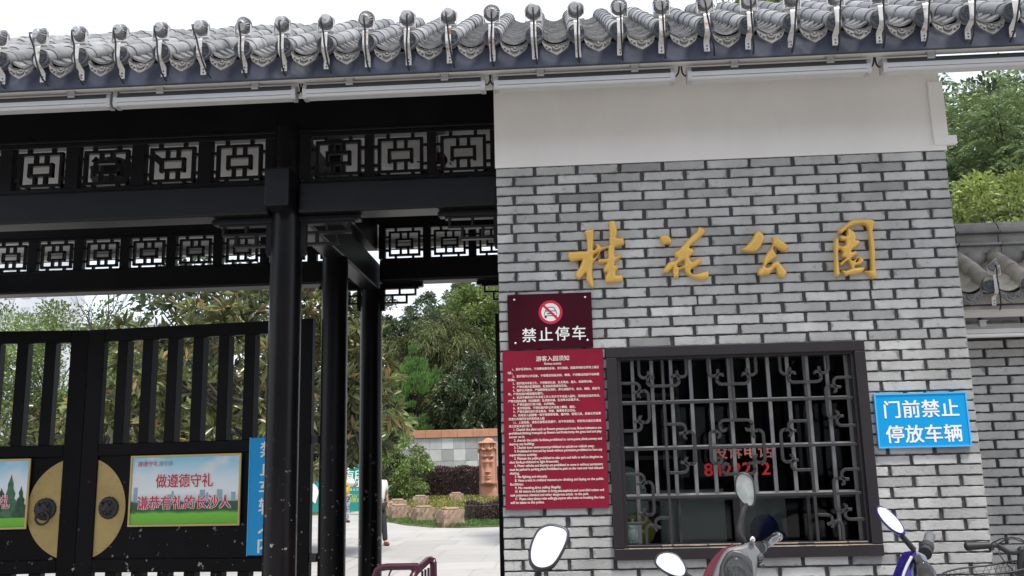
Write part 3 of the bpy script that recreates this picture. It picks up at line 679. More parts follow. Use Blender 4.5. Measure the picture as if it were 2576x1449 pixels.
gong = [[(245,545),(300,495),(370,430),(410,370),(440,310),(485,260),(540,290),(575,330),(585,380),(560,440),(520,510),(470,560),(430,580),(370,575),(290,565)],
        [(697,358),(760,350),(800,370),(860,425),(945,490),(935,530),(890,562),(830,555),(770,520),(725,495),(712,530),(740,580),(768,620),(755,650),(700,690),(630,750),(600,790),(625,805),(670,790),(700,745),(740,715),(790,712),(820,745),(860,800),(910,860),(912,890),(880,945),(850,955),(800,930),(775,890),(755,820),(740,815),(690,870),(650,905),(580,910),(540,925),(495,905),(495,860),(530,805),(570,760),(570,690),(610,610),(670,530),(706,455),(710,400)]]
yuan = [[(1645,350),(1680,400),(1685,480),(1740,490),(1780,470),(1785,410),(1725,405),(1705,370),(1705,345),(1720,328),(1790,340),(1805,300),(1805,235),(1825,220),(1870,255),(1900,270),(1930,320),(1940,380),(1932,400),(1975,405),(1995,430),(1950,490),(1890,530),(1865,575),(1925,560),(1955,580),(1950,605),(1910,635),(1870,665),(1855,680),(1888,705),(1920,688),(1945,650),(1972,638),(2020,660),(2050,700),(2035,735),(1990,765),(1945,770),(1920,785),(1915,808),(1990,800),(2050,800),(2062,830),(2030,870),(1950,895),(1850,910),(1780,928),(1745,880),(1728,850),(1740,842),(1780,850),(1860,825),(1868,800),(1840,740),(1818,700),(1780,728),(1720,775),(1698,765),(1700,740),(1740,705),(1788,665),(1745,655),(1725,620),(1740,585),(1720,550),(1682,535),(1674,620),(1682,720),(1690,830),(1697,900),(1670,938),(1640,930),(1625,890),(1622,750),(1622,600),(1612,480),(1620,410),(1635,375)],
        [(1930,722),(1960,672),(1978,680),(1968,705),(1945,726)],
        [(1668,262),(1710,232),(1770,175),(1830,125),(1890,105),(1980,98),(2070,95),(2130,90),(2180,105),(2210,125),(2205,170),(2185,230),(2185,300),(2205,420),(2210,520),(2222,580),(2218,690),(2225,800),(2240,900),(2235,940),(2195,972),(2150,940),(2110,895),(2065,868),(2072,848),(2125,850),(2155,845),(2158,760),(2155,640),(2145,500),(2135,380),(2120,270),(2110,220),(2085,185),(2030,162),(1960,165),(1890,185),(1820,225),(1770,265),(1730,298),(1690,300)]]
gold_char(gui, 2250, 'gold brush character 桂, first of four, just above the maroon plate')
gold_char(hua, 2250, 'gold brush character 花 with a separate dot at its upper left')
gold_char(gong, 2900, 'gold brush character 公, the smallest of the four, over the window')
gold_char(yuan, 2900, 'gold brush character 园 in an open frame, nearest the wall corner')

# ------------------------------------------------------------------ signs on the wall
def screw(p, parent, mat='chrome', r=.008):
    MB().lathe([(r*.8, 0), (r, .003), (r*.7, .008), (0, .009)], p, ax=FRONT, n=12).build('screw', mat, parent)
t = thing('parking_sign', (-.06, -.002, 2.243), 'dark maroon no parking plate with round car symbol', 'sign')
m = MB(); m.box(-.303, .177, -.016, -.006, 2.243, 2.56); m.build('panel', 'maroon', t, bevel=.002)
for p in ((-.263, 2.53), (.141, 2.532), (-.262, 2.28), (.146, 2.285)): screw((p[0], -.016, p[1]), t)
cx, cz, r = -.058, 2.452, .068
m = MB(); m.lathe([(r, 0), (r, .0015)], (cx, -.0163, cz), ax=FRONT, n=40, smooth=False); sy = m.build('symbol', 'white', t)
m = MB()
for i in range(40):
    a, b = 2*math.pi*i/40, 2*math.pi*(i+1)/40
    m.add([(cx+q*math.cos(c), -.0184, cz+q*math.sin(c)) for (q, c) in ((r, a), (r, b), (r*.77, b), (r*.77, a))], [(0, 1, 2, 3)])
e = .707; m.obox((cx, -.0186, cz), (e, 0, -e), (e, 0, e), (0, -1, 0), (-r*.85, r*.85), (-.0065, .0065), (0, .0005))
m.build('ring', 'signred', sy, fix=False)
m = MB()
def carline(pts, wd=.004): m.flatbar([(cx+a*r, cz+b*r) for a, b in pts], wd, (0, 0, 0), X, Z, (0, 1, 0), -.0183, -.0178)
carline([(-.5, -.05), (-.42, .12), (-.3, .36), (-.15, .42), (.15, .42), (.3, .36), (.42, .12), (.5, -.05)]); carline([(-.5, -.05), (-.52, -.3), (.52, -.3), (.5, -.05)])
carline([(-.42, .1), (.42, .1)]); carline([(-.3, -.12), (.3, -.12)], .006)
m.box(cx-.5*r, cx-.34*r, -.0183, -.0178, cz-.5*r, cz-.3*r); m.box(cx+.34*r, cx+.5*r, -.0183, -.0178, cz-.5*r, cz-.3*r)
m.build('car_outline', 'inkk', sy)
m = MB()
for i, ch in enumerate('禁止停车'): text(m, ch, (-.183+i*.094, -.0175, 2.292+.0015*i), X, Z, .085, bold=.022, align='C')
m.build('lettering', 'white', t, fix=False)

NOTICE = [('游客入园须知', 'T', 0), ('Notices tourists', 't', 0),
 ('1、爱护花草树木，不得攀枝摘花折果、穿行踩踏、践踏草地和在草地上踢足', 'i', 1), ('球。', 'c', 0), ('2、爱护园内公共设施，不得随意刻画涂抹、攀爬，不得搬运和毁坏各种建', 'i', 1), ('筑物。', 'c', 0),
 ('3、爱护园内环境卫生，不得随地吐痰、乱丢果皮、烟头、纸屑等杂物。', 'i', 0), ('4、严禁在园内乱摆摊档、乱张贴和搞迷信活动。', 'i', 0), ('5、维护公共秩序，严禁携带枪支弹药、弹弓进园打鸟、射击、赌钱、燃放鸟', 'i', 1), ('枪，严禁在园内燃放烟花爆竹。', 'c', 0),
 ('6、机动车辆和自行车未经工作人员许可不准进入园内，须停放在指定地点。', 'i', 1), ('严禁在园内道路（包括路旁）乱停放车辆、乱滑旱冰及踏旱冰。', 'c', 0), ('7、严禁在园内打架斗殴、大声喧哗。', 'i', 0), ('8、请文明游园，不得在园内的公共设施上攀踏、躺卧。', 'i', 0),
 ('9、严禁在园内进行非法集会、传销、赌博等非法活动。', 'i', 0), ('10、所有的入园游客一律不得携带宠物、爆炸物、管制刀具、剧毒化学品等', 'i', 1), ('危害公共场所安全的危险品入园', 'c', 0), ('11、上述条款，请各位游客自觉遵守，如不听劝阻者，将按有关规定处理或', 'i', 1), ('送公安机关进行处罚', 'c', 0),
 ('1. Cherish the plant such as flowers grasses,and trees Below behaviors are', 'i', 1), ('prohibited:climbing trees;pick up flowers and fruits;tramp the grass land and play', 'c', 1), ('soccer on it;', 'c', 0), ('2. cherish the public facilities,prohibited to carve,paint,climb,convey and', 'i', 1), ('destroy any building;', 'c', 0),
 ('3. Cherish inner environment;prohibited to spit,throw rubbish away;', 'i', 0), ('4. Prohibited to host and lay booth without permission,prohibited to have any', 'i', 1), ('superstitious activity;', 'c', 0), ('5. Maintain the public,prohibited to take guns and balls as well as slingshot to', 'i', 1), ('shot birds,prohibited to light fireworks;', 'c', 0),
 ('6. Motor vehicles and bicycles are prohibited to come in without permission;', 'i', 1), ('must be parked in parking place.Prohibited to park on the road and road side,and', 'c', 1), ('skating.', 'c', 0), ('7. No fighting and whoopla;', 'i', 0), ('8. Have a visit in civilized manners,no climbing and laying on the public', 'i', 1), ('facilities;', 'c', 0),
 ('9. No meeting,direc selling illegally;', 'i', 0), ('10. All visitors are forbidden to bring pets,exploder,and controlled cutters and', 'i', 1), ('rank poisonous chemical and other dangerous article  to the park.', 'c', 0), ('11  Please obey above rules willingly,anyone who insist on breaking the rules', 'i', 1), ('will be taken to the police.', 'c', 0)]
t = thing('notice_sign', (-.055, -.002, 1.362), 'tall crimson notice plate with two languages of rules left of window', 'sign')
m = MB(); m.box(-.338, .229, -.018, -.006, 1.362, 2.235); m.build('panel', 'red', t, bevel=.002)
m = MB(); z = 2.176
for s_, k, full in NOTICE:
    if k == 'T': text(m, s_, (-.055, -.0195, z), X, Z, .031, width=.185, bold=.02, align='C'); z -= .024
    elif k == 't': text(m, s_, (-.055, -.0195, z), X, Z, .02, width=.095, bold=.02, align='C'); z -= .0265
    else:
        cn = ord(s_[-2]) > 1000 or ord(s_[-1]) > 1000
        x0 = -.283 if k == 'i' else -.31; wd = (.203-x0) if full else None
        if not full:
            n = sum(1 if ord(c) > 255 else .5 for c in s_); wd = min(n*(.0142 if cn else .0132), .203-x0)
        text(m, s_, (x0, -.0195, z), X, Z, .0158 if cn else .0205, width=wd, bold=.028)
        z -= .0198
m.build('lettering', 'cream', t, fix=False)
t = thing('blue_sign', (1.945, -.002, 1.648), 'bright blue sign with bold white characters beside the window', 'sign')
m = MB(); m.box(1.701, 2.187, -.02, -.006, 1.6485, 1.935); m.build('panel', 'blue', t)
m = MB()
for (a, b, c, d) in ((1.697, 2.191, 1.6445, 1.653), (1.697, 2.191, 1.9305, 1.939), (1.697, 1.705, 1.6532, 1.9303), (2.183, 2.191, 1.6532, 1.9303)): m.box(a, b, -.024, -.005, c, d)
m.build('edging', 'cyan', t)
m = MB()
for i, ch in enumerate('门前禁止'): text(m, ch, (1.787+i*.103, -.0215, 1.814), X, Z, .101, bold=.035, align='C')
for i, ch in enumerate('停放车辆'): text(m, ch, (1.79+i*.103, -.0215, 1.68), X, Z, .101, bold=.035, align='C')
m.build('lettering', 'white', t, fix=False)

# ------------------------------------------------------------------ linear lights under the eave
ORD = ['first', 'second', 'third', 'fourth', 'fifth', 'sixth', 'seventh', 'eighth', 'ninth', 'tenth', 'eleventh', 'twelfth', 'thirteenth', 'fourteenth', 'fifteenth', 'sixteenth', 'seventeenth', 'eighteenth', 'nineteenth', 'twentieth', 'twenty-first', 'twenty-second', 'twenty-third', 'twenty-fourth', 'twenty-fifth', 'twenty-sixth', 'twenty-seventh', 'twenty-eighth']
def linear_light(x0, x1, y, zt, label, group, white=False):
    t = thing('linear_light', ((x0+x1)/2, y, zt), label, 'lamp', group)
    fin, hs, ln = MB(), MB(), MB(); q = lambda pts: [(x0+.02, y+a_, zt-.004+b_) for a_, b_ in pts]; ll = (x1-x0-.04, 0, 0)
    for i in range(5): fin.prism(q([(-.030-.0022*i, -.0035-.0052*i), (-.034-.002*i, -.0035-.0052*i), (-.034-.002*i, -.0062-.0052*i), (-.028-.002*i, -.0078-.0052*i)]), ll)
    fin.prism(q([(-.026, -.001), (.03, -.001), (.03, -.03), (-.03, -.03)]), ll)
    hs.prism(q([(-.042, -.0305), (.032, -.0305), (.032, -.058), (-.0435, -.058)]), ll)
    ln.prism(q([(-.040, -.0605), (.028, -.0605), (.026, -.076), (-.034, -.078), (-.040, -.074)]), ll)
    fin.build('fins', 'alud' if not white else 'lens', t); hs.build('housing', 'alu' if not white else 'trim', t, bevel=.002); ln.build('lens', 'lens' if not white else 'white', t)
    for xx in (x0, x1-.026):
        m = MB(); m.prism([(xx, y+a, zt-.004+b) for a, b in ((-.042, -.07), (-.043, -.03), (-.036, -.006), (-.015, .006), (.033, .006), (.033, -.08), (-.03, -.082))], (.026, 0, 0)); m.build('end_cap', 'alu', t, bevel=.004, seg=2)
    for f in (.26, .78):
        xx = x0+(x1-x0)*f; m = MB(); m.box(xx-.02, xx+.02, y-.046, y-.036, zt-.022, zt+.012); m.box(xx-.026, xx+.026, y-.06, y-.03, zt+.012, zt+.017); m.build('clip', 'alu', t, bevel=.001)
    m = MB(); xx = x1-.002; m.tube([(xx, y, zt-.04), (xx+.012, y, zt-.04), (xx+.024, y, zt-.025), (xx+.03, y, zt+.0), (xx+.032, y-.005, zt+.03)], .0048, 8); m.build('cable', 'rubber', t)
    m = MB(); xx = x0+.002; m.tube([(xx, y, zt-.04), (xx-.012, y, zt-.04), (xx-.022, y, zt-.025), (xx-.026, y, zt+.0), (xx-.028, y-.005, zt+.03)], .0048, 8); m.build('cable', 'rubber', t)
    return t
LL = [(-3.545, -2.514, 'aluminium strip light at left edge of photo under the gate eave'), (-2.498, -1.447, 'aluminium strip light under the eave, left of the gate column line'),
      (-1.408, -.376, 'aluminium strip light over the gateway, ending at the plaster wall'), (-.328, .672, 'aluminium strip light on the left half of the plaster wall'),
      (.738, 1.733, 'aluminium strip light on the right half of the plaster wall'), (1.793, 2.79, 'aluminium strip light running past the wall corner against sky')]
for (a, b, lb) in LL: linear_light(a, b, -.36, 3.737, lb, 'strip lights under the eave')

# ------------------------------------------------------------------ spotlights on straps in front of the end tiles
def spotlight():
    t = thing('spotlight', (0, 0, 0), 'x', 'spotlight', 'spotlights along the eave')
    m = MB(); y = -.03                                             # local origin: centre of the end tile face
    path = [(.0, .05, -.125), (.0, .046, -.085), (0, .043, -.072), (0, -.022, -.045), (0, -.027, -.03), (0, -.027, .048), (0, -.022, .062), (0, -.0, .066)]
    wd = .0155; vs = []
    for p in path:
        for s_ in (-1, 1): vs.append((s_*wd, p[1], p[2]))
    k = len(path); vs2 = [(a, b+.003, c+.001) for a, b, c in vs]
    fs = [(2*i, 2*i+1, 2*i+3, 2*i+2) for i in range(k-1)] + [(2*k+2*i, 2*k+2*i+2, 2*k+2*i+3, 2*k+2*i+1) for i in range(k-1)]
    fs += [(2*i, 2*i+2, 2*k+2*i+2, 2*k+2*i) for i in range(k-1)] + [(2*i+1, 2*k+2*i+1, 2*k+2*i+3, 2*i+3) for i in range(k-1)]
    m.add(vs+vs2, fs); st = m.build('strap', 'strap', t, local=True)
    m = MB()
    for z in (-.095, -.113): m.lathe([(.004, 0), (.004, .003), (0, .0035)], (.001, .046, z), ax=FRONT, n=8)
    m.build('bolt', 'iron', st, local=True)
    m = MB(); m.box(-.042, .042, -.02, .006, .066, .0685); m.box(-.045, -.042, -.018, .004, .0662, .134); m.box(.042, .045, -.018, .004, .0662, .134); m.build('yoke', 'strap', t, local=True)
    hd = MB(); N = 32
    rib = lambda j, n: 1.0 if j % 2 else .82
    hd.lathe([(.031, -.043), (.034, -.04), (.034, -.031)], (0, 0, 0), n=24)
    hd.lathe([(.03, -.031), (.038, -.026), (.046, .004), (.046, .012)], (0, 0, 0), n=N, scal=rib, smooth=False)
    h = hd.build('lamp_head', 'lamp', t, local=True)
    h.location = (0, -.006, .132); h.scale = (.86, .86, .86)
    MB().lathe([(.0, -.05), (.007, -.05), (.008, -.0455), (.030, -.0445), (.031, -.043)], (0, 0, 0), n=24, smooth=False).build('back_cap', 'alu', h, local=True)
    MB().lathe([(.044, .008), (.054, .009), (.055, .014), (.053, .018), (.046, .02)], (0, 0, 0), n=28).build('rim', 'lamp', h, local=True)
    MB().lathe([(.0, .016), (.043, .016), (.043, .018), (0, .0185)], (0, 0, 0), n=24).build('lens', 'lens', h, local=True)
    m = MB()
    m.tube([(0, -.062, .122), (0, -.080, .114), (.0, -.078, .09), (.003, -.052, .04), (.004, -.048, -.02), (.008, -.035, -.08), (.012, -.012, -.13), (.016, .02, -.152), (.018, .04, -.158)], .0052, 7)
    m.build('cable', 'rubber', t, local=True)
    return t
sp0 = spotlight(); n = 0
for k in range(-1, 29):
    o = sp0 if n == 0 else copy_tree(sp0)
    o.location = (TX+TP*k+R.uniform(-.006, .006), -.524, rz(-.5)); o.rotation_euler = (0, R.uniform(-.03, .03), R.uniform(-.05, .05))
    for c in kids(o):
        if c.name.startswith('lamp_head'): c.rotation_euler = (math.radians(-R.choice([62, 74, 78, 84, 86, 80])), 0, math.radians(R.uniform(-12, 12)+(-14 if k < 4 else 0)))
        if c.name.startswith('cable'): c.rotation_euler = (0, R.uniform(-.12, .12)+(-.12 if k < 6 else (.14 if k > 18 else 0)), 0)
    if k == -1: o['label'] = 'eave spotlight just outside the left edge of the photo'
    elif k > 24: o['label'] = 'eave spotlight %s past the right edge of the photo' % ORD[k-25]
    else: o['label'] = 'small spotlight on strap bracket, %s from left along the eave' % ORD[k]
    n += 1

# ------------------------------------------------------------------ things hung behind the lattice
def hung_lantern(x, y, z, r, label, mat):
    t = thing('lantern', (x, y, z), label, 'lantern')
    prof = [(.3*r, -.9*r), (.7*r, -.7*r), (r, -.2*r), (r, .25*r), (.7*r, .75*r), (.3*r, .9*r)]
    MB().lathe(prof, (x, y, z), n=16, scal=lambda j, n: 1+.05*(-1)**j, smooth=False).build('shade', mat, t)
    m = MB()
    for i in range(26):
        a = R.uniform(0, 6.28); q = R.uniform(.6, 2.4)*r; c = Vector((x+q*math.cos(a), y+.5*q*math.sin(a), z+R.uniform(-1.1, .8)*r)); u = Vector((R.uniform(-1, 1), R.uniform(-.4, .4), R.uniform(-1, 1)))*.5*r; v = Vector((R.uniform(-1, 1), R.uniform(-.4, .4), R.uniform(-1, 1)))*.35*r
        MB().add([c, c+u, c+u+v, c+v*1.2], [(0, 1, 2, 3)]).build('tatter', mat, t, fix=False)
    m = MB(); m.tube([(x, y, z+.85*r), (x, y, 4.1)], .004, 6); m.build('cord', 'rubber', t)
hung_lantern(-.78, .62, 3.6, .06, 'tattered dark red lantern hanging behind the right lattice panels', 'lantern')
hung_lantern(-3.05, .75, 3.62, .15, 'blackened old lantern hanging behind the left lattice panels', 'iron')

# ------------------------------------------------------------------ gate leaves
GM = Vector((-3.698, 1.8, 0))
def leaf_frame(h):
    e = (Vector((h[0], h[1], 0))-GM).normalized(); n = Vector((e.y, -e.x, 0)); n = n if n.y < 0 else -n
    return e, n
GR = leaf_frame((-1.86, 1.59)); GL = leaf_frame((-5.536, 1.59))
def gate_leaf(fr, label, ring):
    e, n = fr; Lw = 1.85
    t = thing('gate_leaf', GM+e*.925, label, 'gate', 'main gate leaves')
    fm = MB()
    def bx(mb, u0, u1, z0, z1, d0=-.03, d1=.03, tone=1): mb.obox(GM, e, n, (0, 0, 1), (u0, u1), (d0, d1), (z0, z1), tone)
    bx(fm, .004, .14, .06, 2.722); bx(fm, Lw-.13, Lw, .06, 2.724)
    bx(fm, .1402, Lw-.1302, 2.625, 2.7222); bx(fm, .1402, Lw-.1302, .89, .986); bx(fm, .1402, Lw-.1302, 1.745, 1.835); bx(fm, .1402, Lw-.1302, .06, .17)
    fm.build('frame', 'blackworn', t, bevel=.004)
    p = MB(); bx(p, .1402, Lw-.1302, .986, 1.745, -.012, .012); p.build('lower_panel', 'blackworn', t)
    for k in range(9):
        u = .252+.2105*k
        if u+.085 > Lw-.13: break
        s_ = MB(); bx(s_, u, u+.085, 1.835, 2.625, -.065, .026); s_.build('slat', 'blackworn', t, bevel=.003)
        s_ = MB(); bx(s_, u, u+.085, .17, .89, -.065, .026); s_.build('slat', 'blackworn', t, bevel=.003)
    pl = MB(); rr, c0, zc = .385, .128, 1.358
    a0 = math.acos(c0/rr); pts = [GM+e*(rr*math.cos(a))+Vector((0, 0, zc+rr*math.sin(a)))+n*.013 for a in [a0-2*a0*i/40 for i in range(41)]]
    pl.prism(pts, n*.004); pl = pl.build('door_plate', 'brass', t)
    pl2 = MB()
    for i in range(9):
        a = -1.1+2.2*i/8; pl2.lathe([(.006, 0), (.004, .004), (0, .005)], GM+e*(.365*math.cos(a))+Vector((0, 0, zc+.365*math.sin(a)))+n*.017, ax=n, n=8)
    pl2.build('rivet', 'brass', pl)
    kc = GM+e*.25+Vector((0, 0, zc))+n*.018
    kb = MB(); kb.lathe([(.082, 0), (.082, .008), (.07, .018), (.06, .016), (.052, .03), (.03, .045), (0, .05)], kc, ax=n, n=36, scal=lambda j, q: 1.03 if j % 2 else .97)
    for (a, b, s_) in ((-.022, .018, .014), (.022, .018, .014), (0, -.008, .016), (-.03, -.03, .012), (.03, -.03, .012), (0, -.036, .015), (-.035, .04, .012), (.035, .04, .012)): kb.ell(kc+e*a+Vector((0, 0, b))+n*.04, s_, s_, s_, 8, 6)
    kb = kb.build('door_boss', 'iron', pl)
    if ring:
        c = kc+n*.045+Vector((0, 0, -.062)); MB().tube([c+e*(.048*math.cos(a))+Vector((0, 0, .048*math.sin(a))) for a in [2*math.pi*i/20 for i in range(20)]], .009, 8, closed=True).build('knocker_ring', 'iron', kb)
    for z in (.983, 1.822):
        hm = MB(); hm.obox(GM, e, n, (0, 0, 1), (Lw, Lw+.05), (-.02, .02), (z-.03, z+.03)); hm.build('hinge', 'iron', t)
    return t
gate_leaf(GR, 'black slatted gate leaf with brass half disc, right of the meeting line', False)
gate_leaf(GL, 'black slatted gate leaf with knocker ring on brass half disc, left leaf', True)

# side gate leaf, folded back beside the wall
t = thing('side_gate_leaf', (-.47, 2.1, 0), 'narrow black gate leaf folded open along the brick wall, peeling paint', 'gate')
m = MB()
for (a, b, c, d) in ((1.6, 1.72, .06, 2.722), (2.64, 2.76, .06, 2.722), (1.7202, 2.6398, 2.62, 2.722), (1.7202, 2.6398, .06, .2), (1.7202, 2.6398, 1.74, 1.84)): m.box(-.492, -.45, a, b, c, d)
m.build('frame', 'blackworn', t, bevel=.003)
for k in range(4): MB().box(-.488, -.454, 1.82+.2*k, 1.93+.2*k, 1.84, 2.62).build('slat', 'blackworn', t)
MB().box(-.48, -.462, 1.7202, 2.6398, .2, 1.74).build('lower_panel', 'blackworn', t)
for z in (.95, 1.45, 2.3): MB().box(-.45, -.36, 1.63, 1.66, z-.03, z+.03).build('hinge', 'iron', t)

# posters on the gate
def gp(fr, u, z, d): e, n = fr; return GM+e*u+n*d+Vector((0, 0, z))
def poster_mat():
    m_ = bpy.data.materials.new('landscape_print'); m_.use_nodes = True; t_ = m_.node_tree; n_ = t_.nodes; L_ = t_.links; b_ = n_['Principled BSDF']; b_.inputs['Roughness'].default_value = .35
    tc = n_.new('ShaderNodeTexCoord'); sx = n_.new('ShaderNodeSeparateXYZ'); L_.new(tc.outputs['Generated'], sx.inputs[0])
    no = n_.new('ShaderNodeTexNoise'); no.inputs['Scale'].default_value = 7; no.inputs['Detail'].default_value = 8; L_.new(tc.outputs['Generated'], no.inputs[0])
    ma = n_.new('ShaderNodeMath'); ma.operation = 'MULTIPLY_ADD'; ma.inputs[1].default_value = .07; L_.new(no.outputs[0], ma.inputs[0]); L_.new(sx.outputs[2], ma.inputs[2])
    cr = n_.new('ShaderNodeValToRGB'); L_.new(ma.outputs[0], cr.inputs[0]); r_ = cr.color_ramp
    cols = [(0, (.13, .42, .02)), (.19, (.2, .55, .06)), (.225, (.05, .17, .05)), (.245, (.03, .1, .045)), (.36, (.045, .12, .06)), (.385, (.55, .64, .66)), (.5, (.85, .88, .9)), (.7, (.72, .83, .9)), (1, (.28, .6, .78))]
    r_.elements[0].position = 0; r_.elements[0].color = (*cols[0][1], 1); r_.elements[1].position = 1; r_.elements[1].color = (*cols[-1][1], 1)
    for p, c in cols[1:-1]: el = r_.elements.new(p); el.color = (*c, 1)
    n2 = n_.new('ShaderNodeTexNoise'); n2.inputs['Scale'].default_value = 2.6; n2.inputs['Detail'].default_value = 4; L_.new(tc.outputs['Generated'], n2.inputs[0])
    mr = n_.new('ShaderNodeMapRange'); L_.new(n2.outputs[0], mr.inputs[0]); mr.inputs[1].default_value = .48; mr.inputs[2].default_value = .68
    g2 = n_.new('ShaderNodeMath'); g2.operation = 'GREATER_THAN'; g2.inputs[1].default_value = .42; L_.new(sx.outputs[2], g2.inputs[0])
    mm = n_.new('ShaderNodeMath'); mm.operation = 'MULTIPLY'; L_.new(mr.outputs[0], mm.inputs[0]); L_.new(g2.outputs[0], mm.inputs[1])
    mx = n_.new('ShaderNodeMix'); mx.data_type = 'RGBA'; L_.new(mm.outputs[0], mx.inputs[0]); L_.new(cr.outputs[0], mx.inputs[6]); mx.inputs[7].default_value = (.78, .8, .8, 1)
    L_.new(mx.outputs[2], b_.inputs['Base Color']); return m_
M['print'] = poster_mat(); M['treeprint'] = pm('printed_tree', (.05, .13, .07), .4, var=.5, scale=30); M['cityprint'] = pm('printed_city', (.3, .42, .5), .4, var=.2, scale=20)
def poster(fr, u0, u1, z0, z1, label, lines, trees):
    e, n = fr; t = thing('poster', gp(fr, (u0+u1)/2, z0, .03), label, 'poster')
    m = MB(); m.obox(GM, e, n, (0, 0, 1), (u0, u1), (.0305, .036), (z0, z1)); m.build('print', 'print', t)
    f_ = MB(); b = .014
    for (a, c, d, g_) in ((u0-b, u1+b, z0-b, z0), (u0-b, u1+b, z1, z1+b), (u0-b, u0, z0, z1), (u1, u1+b, z0, z1)): f_.obox(GM, e, n, (0, 0, 1), (a, c), (.03, .044), (d, g_))
    f_.build('frame', 'goldframe', t)
    H = z1-z0; W = u1-u0; m = MB(); ax = e if e.x > 0 else -e
    L0 = gp(fr, u0 if e.x > 0 else u1, z0, .0368)
    for (f0, f1, f2) in ((.02, .06, .55), (.34, .38, .44), (.38, .40, .49), (.64, .69, .5), (.7, .72, .46), (.8, .85, .5), (.93, .97, .46)) if not trees else ():
        MB().add([L0+ax*(W*f0)+Vector((0, 0, H*.33)), L0+ax*(W*f1)+Vector((0, 0, H*.33)), L0+ax*(W*f1)+Vector((0, 0, H*f2)), L0+ax*(W*f0)+Vector((0, 0, H*f2))], [(0, 1, 2, 3)]).build('printed_tower', 'cityprint', t, fix=False)
    m = MB()
    for (fc, top, hw) in ((.62, .9, .12), (.78, .6, .12), (.86, .8, .085), (.95, .62, .07), (.5, .7, .1), (.3, .75, .1), (.1, .6, .1)) if trees else ():
        N = 9; P = []
        for i in range(N+1): h_ = i/N; wd = hw*(1-h_)*(1.15 if i % 2 else .8); P.append((fc+wd, .14+(top-.14)*h_))
        P = P + [(2*fc-a+R.uniform(-.008, .008), b_) for a, b_ in reversed(P[:-1])]
        d = .0003*len(m.f); m.add([L0+n*d+ax*(W*a)+Vector((0, 0, H*b_)) for a, b_ in P], [tuple(range(len(P)))], R.uniform(.6, 1.3))
    if m.v: m.build('printed_tree', 'treeprint', t, fix=False)
    for (s_, f0, f1, zz, hh, mt, bo) in lines:
        for k, (mat_, off, bold) in enumerate((('white', .0392, bo+.075), (mt, .0402, bo))):
            if bo == 0 and k == 0: continue
            m = MB(); o = L0+n*(off-.0368)+ax*(W*f0)+Vector((0, 0, H*zz)); text(m, s_, o, ax, Z, hh, width=W*(f1-f0), bold=bold); m.build('lettering', mat_, t, fix=False)
poster(GR, .44, 1.302, 1.232, 1.724, 'framed landscape poster with crimson slogan on the right gate leaf',
       [('遵德守礼', .05, .245, .87, .042, 'redink', 0.0), ('提示牌', .25, .38, .87, .04, 'greyink', 0.0), ('做遵德守礼', .23, .76, .56,    .105, 'redink', .03), ('谦恭有礼的长沙人', .065, .93, .24, .105, 'redink', .03)], False)
poster(GL, .386, 1.25, 1.232, 1.724, 'framed poster with printed fir trees on the left gate leaf', [('做遵德守礼', .5, 1-.145, .30,    .105, 'redink', .03)], True)
t = thing('vertical_sign', gp(GR, 1.55, 1.006, .03), 'tall narrow blue sign partly hidden behind the front column', 'sign')
m = MB(); m.obox(GM, GR[0], GR[1], (0, 0, 1), (1.385, 1.728), (.031, .04), (1.006, 1.845)); m.build('panel', 'blue', t)
m = MB(); m.obox(GM, GR[0], GR[1], (0, 0, 1), (1.378, 1.385), (.03, .043), (1.0, 1.85)); m.obox(GM, GR[0], GR[1], (0, 0, 1), (1.728, 1.735), (.03, .043), (1.0, 1.85)); m.build('edging', 'cyan', t)
m = MB()
for i, ch in enumerate('禁止车辆入内'): text(m, ch, gp(GR, 1.53, 1.712-.136*i, .0415), GR[0], Z, .125, width=.132 if ch != '止' else .12, bold=.03, align='C')
m.build('lettering', 'white', t, fix=False)
# ------------------------------------------------------------------ perimeter wall on the right
pw = thing('perimeter_wall', (0, 0, 0), 'lower grey brick boundary wall with old tile coping, right of the gatehouse', 'wall')
m = MB(); PX1 = 7.5
for j in range(41):
    z1 = 2.295-j*.0555
    brick_row(m, 2.0, PX1, z1-.0555, z1, .62, .1 if j % 2 else -.02, btone, [])
brick_row(m, 2.0, PX1, 2.375, 2.44, .62, .1, lambda: .8, [])  # one darker tone paints the shadow under the soffit onto this course
m.build('brick_facing', 'brickw', pw)
m = MB(); m.box(2.0, PX1, .635, .86, 0, 2.62); m.build('wall_core', 'mortar', pw)
def pz(y): return 2.575+.62*(y-.25)
m = MB(); m.add([(x, y, z) for x in (2.0, PX1) for (y, z) in ((.31, 2.50), (.74, 2.80), (1.17, 2.50), (1.17, 2.44), (.31, 2.44))], [(0, 1, 6, 5), (1, 2, 7, 6), (2, 3, 8, 7), (3, 4, 9, 8), (4, 0, 5, 9), (0, 4, 3, 2, 1), (5, 6, 7, 8, 9)])
pr = m.build('wall_roof', 'tileold', pw)
tm, pm_ = MB(), MB()
xs0 = 2.51
for k in range(-1, 21):
    x = xs0+.2285*k
    for (a, b) in ((.25, .44), (.43, .64), (.63, .68)):
        p, q = Vector((x, a, pz(a))), Vector((x, b, pz(b))); d = q-p
        tm.tube([p, p+d*.1, q], [.052, .053, .047], n=14, tone=R.uniform(.55, 1.5))
        tm.tube([Vector((x, 1.48-a, pz(a))), Vector((x, 1.48-b, pz(b)))], [.05, .047], n=10, tone=R.uniform(.55, 1.5))
    for i in range(5):
        y = .27+.095*i; panstrip(pm_, x+.114, y, y+.12, pz, t=R.uniform(.7, 1.7), wd=.17); panstrip(pm_, x+.114, 1.48-y, 1.48-y-.12, lambda yy: pz(1.48-yy), t=R.uniform(.7, 1.7), wd=.17)
tm.build('tube_tiles', 'tileold', pr); pm_.build('pan_tiles', 'tileold', pr)
